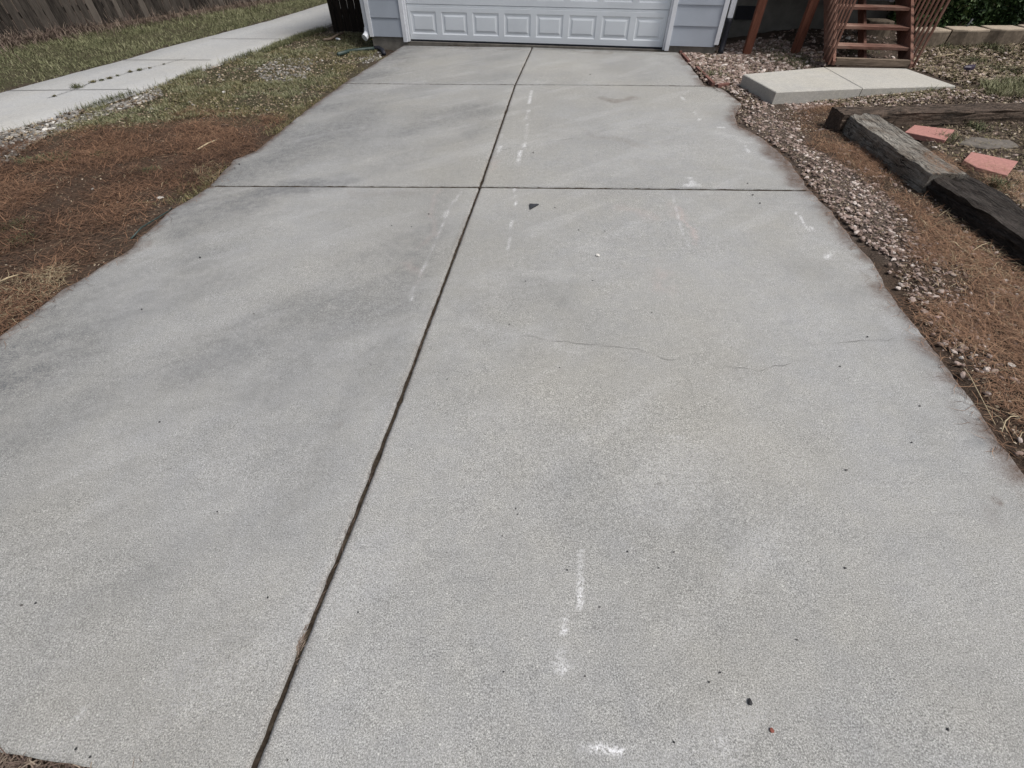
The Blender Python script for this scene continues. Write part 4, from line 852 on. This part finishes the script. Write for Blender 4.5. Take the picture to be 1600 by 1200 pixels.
def gravel():
    parts = []; grey = []
    def add(dst, poly, n, s0, s1, keep=None, v=None):
        p = sample(poly, n, lambda x, y: ok(x, y, -.015) * offpad(x, y) * (1 if keep is None else keep(x, y))); n = len(p)
        sz = s0 + (s1 - s0) * rng.random(n) ** 2.6 * 1.25; dst.append(stones(p, gz(p[:, 0], p[:, 1]), sz, (.15 + .85 * rng.random(n)) if v is None else v(n)))
    add(parts, P((1170, 62), (1250, 45), (1425, 60), (1440, 106), (1300, 103)), 700, .01, .03); add(parts, Z_['gravel_yard'], 3600, .012, .034, lambda x, y: .4 + .6 * fbm(x, y, 3, 5))
    ge = Z_['gravel_edge']; wedge = P((1122, 133), (1160, 126), (1168, 142), (1210, 168), (1165, 170), (1158, 158), (1135, 140)); add(parts, wedge, 260, .008, .024); strip = P((1300, 158), (1600, 145), (1750, 150), (1750, 162), (1310, 172)); add(parts, strip, 500, .006, .02)
    add(parts, ge, 1500, .004, .019)
    add(parts, P((1215, 190), (1262, 228), (1335, 268), (1410, 318), (1450, 380), (1400, 420), (1340, 372), (1270, 297)), 1000, .004, .016)
    add(parts, P((1170, 150), (1215, 150), (1320, 200), (1450, 300), (1600, 430), (1600, 720), (1480, 560), (1400, 450), (1380, 400), (1440, 360), (1330, 262)), 800, .004, .017, lambda x, y: sstep(.3, .55, fbm(x, y, 2, 8)), lambda n: .3 + .7 * rng.random(n))
    add(parts, P((1215, 158), (1500, 141), (1600, 140), (1600, 153), (1310, 164), (1240, 175)), 900, .009, .024, None, lambda n: .35 + .65 * rng.random(n))
    add(parts, P((1380, 370), (1450, 370), (1520, 480), (1560, 600), (1500, 570), (1420, 460), (1390, 420)), 500, .004, .015, lambda x, y: sstep(.3, .55, fbm(x, y, 4, 8)), lambda n: .2 + .8 * rng.random(n))
    add(parts, BED, 420, .005, .018, None, lambda n: .3 + .7 * rng.random(n))
    add(parts, P((1420, 106), (1500, 134), (1700, 125), (1700, 75), (1440, 75)), 1500, .01, .028)
    scat('gravel', M['stone'], parts, 'pinkish grey rounded gravel beside the driveway and under the deck', 'gravel')
    add(grey, P((-80, 250), (0, 208), (57, 190), (142, 167), (60, 220), (0, 250)), 700, .008, .026); add(grey, P((0, 255), (60, 208), (140, 178), (250, 138), (252, 150), (150, 185), (60, 218), (0, 262)), 1500, .007, .022)
    add(grey, P((395, 112), (440, 88), (490, 92), (480, 125), (420, 132)), 700, .007, .02)
    add(grey, P((560, 90), (598, 78), (590, 95), (570, 105)), 200, .007, .02)
    add(grey, Z_['needle_left'], 110, .004, .011); add(grey, Z_['grass_left'], 260, .006, .018)
    scat('gravel', M['stone_grey'], grey, 'small pale grey stones along the near edge of the path and lawn', 'gravel')

def joint_debris():
    y = rng.uniform(-.1, 9.5, 5000); y = y[rng.random(5000) < np.clip(.3 / (y + 1.2), 0, 1) * sstep(.4, .8, vnoise(y, y * 0, 3, 3))]
    n = len(y); p = np.stack([xc(y) + rng.normal(0, .006, n), y], 1)
    a = blades(p, -.012 + .008 * rng.random(n), .02 + .03 * rng.random(n), .0018, rng.random(n) * .3, .3, rng.random(n) * .6, az=math.pi / 2 + rng.normal(0, .35, n))
    c = at(468, 1005); p = c + rng.normal(0, 1, (45, 2)) * [.005, .025]; b = blades(p, -.008 + .008 * rng.random(45), .022, .0022, .1, .1, .3 + .6 * rng.random(45), az=math.pi / 2 - .25 + rng.normal(0, .4, 45))
    scat('joint_debris', M['weedbrown'], [a, b], 'dry straw and crumbs caught in the long driveway joint', 'debris')
    # soil and straw at the bottom corner
    y0 = _jb[0]; d = (_jb[1] - _jb[0]) / np.linalg.norm(_jb[1] - _jb[0]); t = rng.uniform(-1.2, 3.2, 5000); p = y0 + t[:, None] * d + np.array([0, -1]) * rng.random(5000)[:, None] * .09; n = len(p)
    scat('joint_debris', M['weedbrown'], [blades(p, -.045 + .035 * rng.random(n), .03 + .04 * rng.random(n), .003, rng.random(n) * .6, .4, rng.random(n))], 'brown grass debris in the gap at the driveway foot, bottom left', 'debris')

def small_things():
    def stone1(name, px, py, r, mat, label, cat, group=None, z=None, seed=0, flat=.6):
        bm = bmesh.new(); bmesh.ops.create_icosphere(bm, subdivisions=2, radius=1); rnd = random.Random(seed + 100)
        ph = [rnd.uniform(0, 6) for _ in range(6)]
        for v in bm.verts:
            x, y, zz = v.co; k = 1 + .16 * math.sin(3 * x + ph[0]) + .14 * math.sin(4 * y + ph[1]) + .12 * math.sin(5 * zz + ph[2]); v.co *= k; v.co.z *= flat; v.co *= r; v.co.x *= 1.2
        me = bpy.data.meshes.new(name); bm.to_mesh(me); bm.free()
        p = at(px, py, 0) if z is not None else atg(px, py)
        o = link(name, me, mat, loc=(p[0], p[1], (z if z is not None else p[2]) + r * flat * .7), rz=rnd.uniform(0, 6)); return tag(o, label, cat, group)
    # broken black triangular chip near the cross joint
    c = at(834, 323, .006); m = MB(); A = [at(827, 320) - c, at(842, 320.5) - c, at(828.5, 328) - c, at(827.5, 324) - c]
    m.hexa([tuple(x) for x in A][::-1], 0, .009, .002); tag(m.build('plastic_chip', M['blackchip'], loc=(*c, .004)), 'black triangular chip lying on the concrete just below the cross joint', 'chip')
    M['darkp'] = plain('dark_pebble', (.02, .02, .022), .7, .3, 60, .3); M['whitep'] = plain('white_pebble', (.6, .58, .54), .8, .15, 60, .3)
    M['pinkp'] = plain('pink_pebble', (.40, .29, .27), .8, .2, 60, .3); M['redp'] = plain('red_crumb', (.22, .07, .05), .8, .2, 60, .3)
    stone1('pebble', 1171, 1097, .008, M['darkp'], 'round black pebble low on the right half of the driveway', 'pebble', z=.002, seed=1)
    stone1('pebble', 934, 400, .013, M['whitep'], 'small white pebble alone on the concrete below the black chip', 'pebble', z=.002, seed=2)
    stone1('pebble', 1205, 1141, .006, M['redp'], 'small red crumb just below the round black pebble', 'pebble', z=.002, seed=4)
    stone1('pebble', 251, 310, .022, M['whitep'], 'flat white stone on bare soil beside the left driveway edge', 'stone', seed=3, flat=.35)
    stone1('pebble', 1437, 300, .032, M['pinkp'], 'round pale pink stone beside the end of the grey timber', 'stone', seed=5)
    stone1('pebble', 1575, 343, .026, M['whitep'], 'white stone against the shaded side of the blackened timber', 'stone', seed=6)
    stone1('pebble', 1452, 398, .017, M['whitep'], 'white stone near the driveway below the rust gravel strip', 'stone', seed=7)
    stone1('pebble', 1578, 572, .016, M['whitep'], 'angular white stone at right frame edge beside the driveway', 'stone', seed=8)
    stone1('pebble', 1501, 560, .012, M['whitep'], 'small white stone close to the right driveway edge', 'stone', seed=9)
    stone1('pebble', 1465, 497, .015, M['pinkp'], 'pinkish stone in the brown needles near the driveway edge', 'stone', seed=10)
    stone1('pebble', 1324, 62, .035, M['whitep'], 'white stone in the dark space beneath the stairs', 'stone', seed=12)
    stone1('pebble', 350, 145, .022, M['whitep'], 'white stone in the grass midway between path and driveway', 'stone', seed=13)
    stone1('pebble', 72, 205, .03, M['whitep'], 'pale stone at the gravelly near edge of the path', 'stone', seed=14)
    stone1('pebble', 1190, 235, .03, M['darkp'], 'dark stone on the gravel just right of the driveway bulge', 'stone', seed=15)
    grit = [(1053, 863), (980, 862), (886, 891), (937, 949), (1029, 888), (1125, 1051), (1108, 1066), (1053, 1160), (787, 1050), (914, 1057), (806, 795), (809, 804), (785, 838), (874, 575), (699, 593), (796, 507), (821, 440), (904, 360), (945, 362), (867, 325), (926, 439), (1018, 489), (120, 1170), (57, 943), (35, 946),
            (419, 934), (142, 1183), (450, 1188), (560, 957), (222, 484), (397, 491), (313, 403), (374, 257), (367, 263), (1355, 527), (1312, 573), (1437, 635), (1424, 692), (1406, 480), (670, 335), (612, 353), (643, 355), (1176, 305), (1187, 318), (1168, 287), (833, 239), (922, 117), (610, 83), (1322, 735), (1320, 888), (1480, 1140), (1245, 1000), (340, 800), (250, 660)]
    me = None
    for i, (x, y) in enumerate(grit):
        d = math.hypot(*at(x, y)); r = .0022 + .0009 * d * (.7 + .6 * random.random())
        stone1('grit', x, y, min(r, .011), M['darkp'] if i % 3 else M['crack'], 'tiny dark speck of grit on the concrete driveway', 'grit', 'tiny dark grit specks on the driveway', z=.003, seed=20 + i, flat=.5)
    # twig on right bed, long pale stem
    def twig(pts, r, label, mat=None):
        P3 = [atg(*p, .02) for p in pts]; c = P3[0]; m = MB(); m.tube([tuple(p - c + np.array([0, 0, .012 * math.sin(i * 1.7)])) for i, p in enumerate(P3)], [r * (1 - .5 * i / len(P3)) for i in range(len(P3))], 6)
        tag(m.build('twig', mat or M['strawp'], loc=tuple(c), smooth=True), label, 'twig')
    M['strawp'] = plain('pale_twig', (.42, .34, .22), .8, .2, 30, .2); M['brownp'] = plain('brown_twig', (.12, .08, .06), .8, .3, 30, .2)
    twig([(1480, 378), (1490, 381), (1505, 390), (1519, 396)], .0055, 'pale bent twig on needles below the blackened timber')
    twig([(1519, 392), (1532, 385), (1548, 378)], .004, 'thin straw-coloured twig next to the pale bent twig')
    twig([(1565, 675), (1568, 660), (1580, 650), (1600, 648)], .0035, 'curved pale root at right frame edge by the driveway')
    twig([(1466, 338), (1490, 322), (1512, 307)], .0028, 'long straight pale stem leaning on the blackened timber')
    twig([(1506, 575), (1513, 590), (1536, 625), (1558, 662)], .003, 'long thin stem lying along the right driveway edge', M['strawp'])
    twig([(308, 234), (325, 226), (343, 216)], .008, 'pale stick lying on the left pine needles')
    twig([(0, 440), (15, 436), (30, 428)], .006, 'light straw stick at the left frame edge')
    twig([(345, 196), (358, 197)], .008, 'short dark stick at the upper edge of the needle bed', M['brownp'])
    twig([(1460, 89), (1490, 86), (1494, 87)], .009, 'pale stick on the leaf litter before the retaining blocks')
    twig([(205, 373), (222, 358), (262, 330), (268, 322)], .006, 'grey-green cord half buried along the left driveway edge', M['hose'])
    p = atg(1487, 66); m = MB(); m.tube([(0, 0, -.02), (.09, -.0, .16), (.13, 0, .30)], .014, 7); tag(m.build('stake', M['blackchip'], loc=tuple(p), smooth=True), 'short dark leaning stake before the tan retaining blocks', 'stake')
    p = atg(1512, 111); m = MB(); m.hexa([(-.12, -.04), (-.03, -.06), (.10, .03), (.14, .09), (.02, .06), (-.08, .02)], 0, .05, .015); tag(m.build('litter', M['purple'], loc=tuple(p + [0, 0, .02])), 'crumpled dark purple scrap on the dry leaf litter', 'litter')
    p = atg(528, 63); m = MB(); m.hexa([(-.05, .03), (.03, -.05), (.06, -.03), (-.02, .05)], 0, .02, .006); tag(m.build('litter', M['litter'], loc=tuple(p + [0, 0, .03])), 'small white scrap in grass before the black side fence', 'litter')
    # hose by the garage corner
    h = [atg(*q, .03) for q in [(528, 85), (545, 80), (560, 78), (575, 76.5), (586, 76)]]; m = MB(); c = h[0]; m.tube([tuple(p - c) for p in h], .03, 8)
    ho = empty('drain_hose', tuple(c)); tag(ho, 'dark blue-green hose lying in the grass at the left garage corner', 'hose'); m.build('hose_body', M['hose'], ho, True)
    h2 = [atg(*q, .035) for q in [(585, 75.5), (592, 75), (598, 79), (600, 84)]]; m = MB(); m.tube([tuple(p - c) for p in h2], .04, 8); m.build('hose_end', M['rubber'], ho, True)
    h = [atg(*q, .03) for q in [(505, 62), (515, 61), (521, 58), (528, 54), (536, 51.5)]]; m = MB(); c = h[0]; m.tube([tuple(p - c) for p in h], .022, 7); tag(m.build('garden_edging', M['rawwood'], loc=tuple(c), smooth=True), 'curved brown edging strip at the foot of the black side fence', 'edging')
    p = atg(581, 72); d = empty('dandelion', tuple(p)); tag(d, 'yellow dandelion flower against the garage foundation', 'flower')
    m = MB(); m.tube([(0, 0, -.02), (.01, 0, .06), (0, 0, .13)], .004, 5); m.build('stem', M['green'], d)
    for dx, dz in ((0, .14), (.035, .10)):
        m = MB()
        for k in range(16):
            a = k * 2 * math.pi / 16; n = len(m.v); q = .035; m.v += [(dx, 0, dz), (dx + math.cos(a - .15) * q, math.sin(a - .15) * q, dz + .012), (dx + math.cos(a + .15) * q, math.sin(a + .15) * q, dz + .012)]; m.f.append((n, n + 1, n + 2))
        m.build('flower_head', M['yellow'], d)
    # weeds in the path crack
    for i, (x, y, s_) in enumerate([(120, 137, .16), (146, 129, .09), (160, 126, .07), (172, 123, .08), (184, 119, .05), (204, 113, .08), (219, 110, .09), (234, 107, .05), (256, 101, .04), (85, 151, .05)]):
        c = at(x, y, 0); n = int(20 + s_ * 700); p = rng.normal(0, s_ * .22, (n, 2)); s_ *= .8; co, q, v = blades(p, np.zeros(n) + .006, s_ * (.3 + .4 * rng.random(n)), .006, .2 + rng.random(n) * 1.0, .6, .1 + .6 * rng.random(n))
        o = link('weed', np_mesh('weed', co, q, {'v': v}), M['grass' if i % 2 == 0 else 'dull'], loc=(c[0], c[1], 0))
        if i == 0: tag(o, 'largest weed tuft growing at the crossing of path crack and joint', 'weed', 'weeds in the path crack')
        else: tag(o, 'small weed tuft growing in the lengthwise crack of the path', 'weed', 'weeds in the path crack')

def hedge():
    c = np.array([8.9, 10.98]); h = empty('hedge', (c[0], c[1], .2)); tag(h, 'dense dark green hedge behind the tan retaining wall blocks', 'hedge')
    n = 60000; x = rng.uniform(-2.1, 5.0, n); y = rng.uniform(-.95, 1.6, n); z = rng.random(n) * 1.5
    lump = fbm(x, z, 1.6, 5) * .55; front = -.95 + lump * .9 + z * .12
    y = front + rng.exponential(.16, n) - .05; top = 1.2 + .5 * fbm(x, y, 1.3, 9); z = z * top / 1.5; k = x > -1.9 - .3 * fbm(z, y, 2, 3); x, y, z = x[k], y[k], z[k]; n = len(x)
    a = rng.random(n) * 6.28; e = rng.normal(.2, .6, n); s_ = .02 + .022 * rng.random(n)
    U = np.stack([np.cos(a) * np.cos(e), np.sin(a) * np.cos(e), np.sin(e)], 1) * s_[:, None] * 1.5
    V = np.cross(U, rng.normal(0, 1, (n, 3))); V = V / np.linalg.norm(V, axis=1)[:, None] * s_[:, None] * .6; C = np.stack([x, y, z], 1)
    co = np.stack([C - U, C - V, C + U, C + V], 1).reshape(-1, 3)
    cl = fbm(x, z, 5, 22); v = np.clip(rng.beta(2, 3, n) + (cl - .5) * .6, 0, 1)
    o = link('foliage', np_mesh('foliage', co, np.arange(n)[:, None] * 4 + [[0, 1, 2, 3]], {'v': np.repeat(v, 4)}), M['hedge'], h)
    m = MB()
    for i in range(46):
        x0 = random.uniform(-1.9, 4.9); y0 = random.uniform(-.4, .5); m.tube([(x0, y0, -.15), (x0 + random.uniform(-.15, .15), y0 + random.uniform(-.2, .1), .5), (x0 + random.uniform(-.3, .3), y0 + random.uniform(-.4, .2), 1.1)], [.02, .013, .005], 5)
    m.build('stem', M['brownstem'], h, True)
M['brownstem'] = plain('hedge_stem', (.08, .06, .045), .9, .2, 20, .3)
M['green'] = plain('green_stem', (.06, .11, .03), .7, .2, 20, .1)

ground(); driveway(); sidewalks(); garage(); deck_and_stairs(); pad(); bed(); blocks(); fences(); gravel(); vegetation(); joint_debris(); small_things(); hedge()
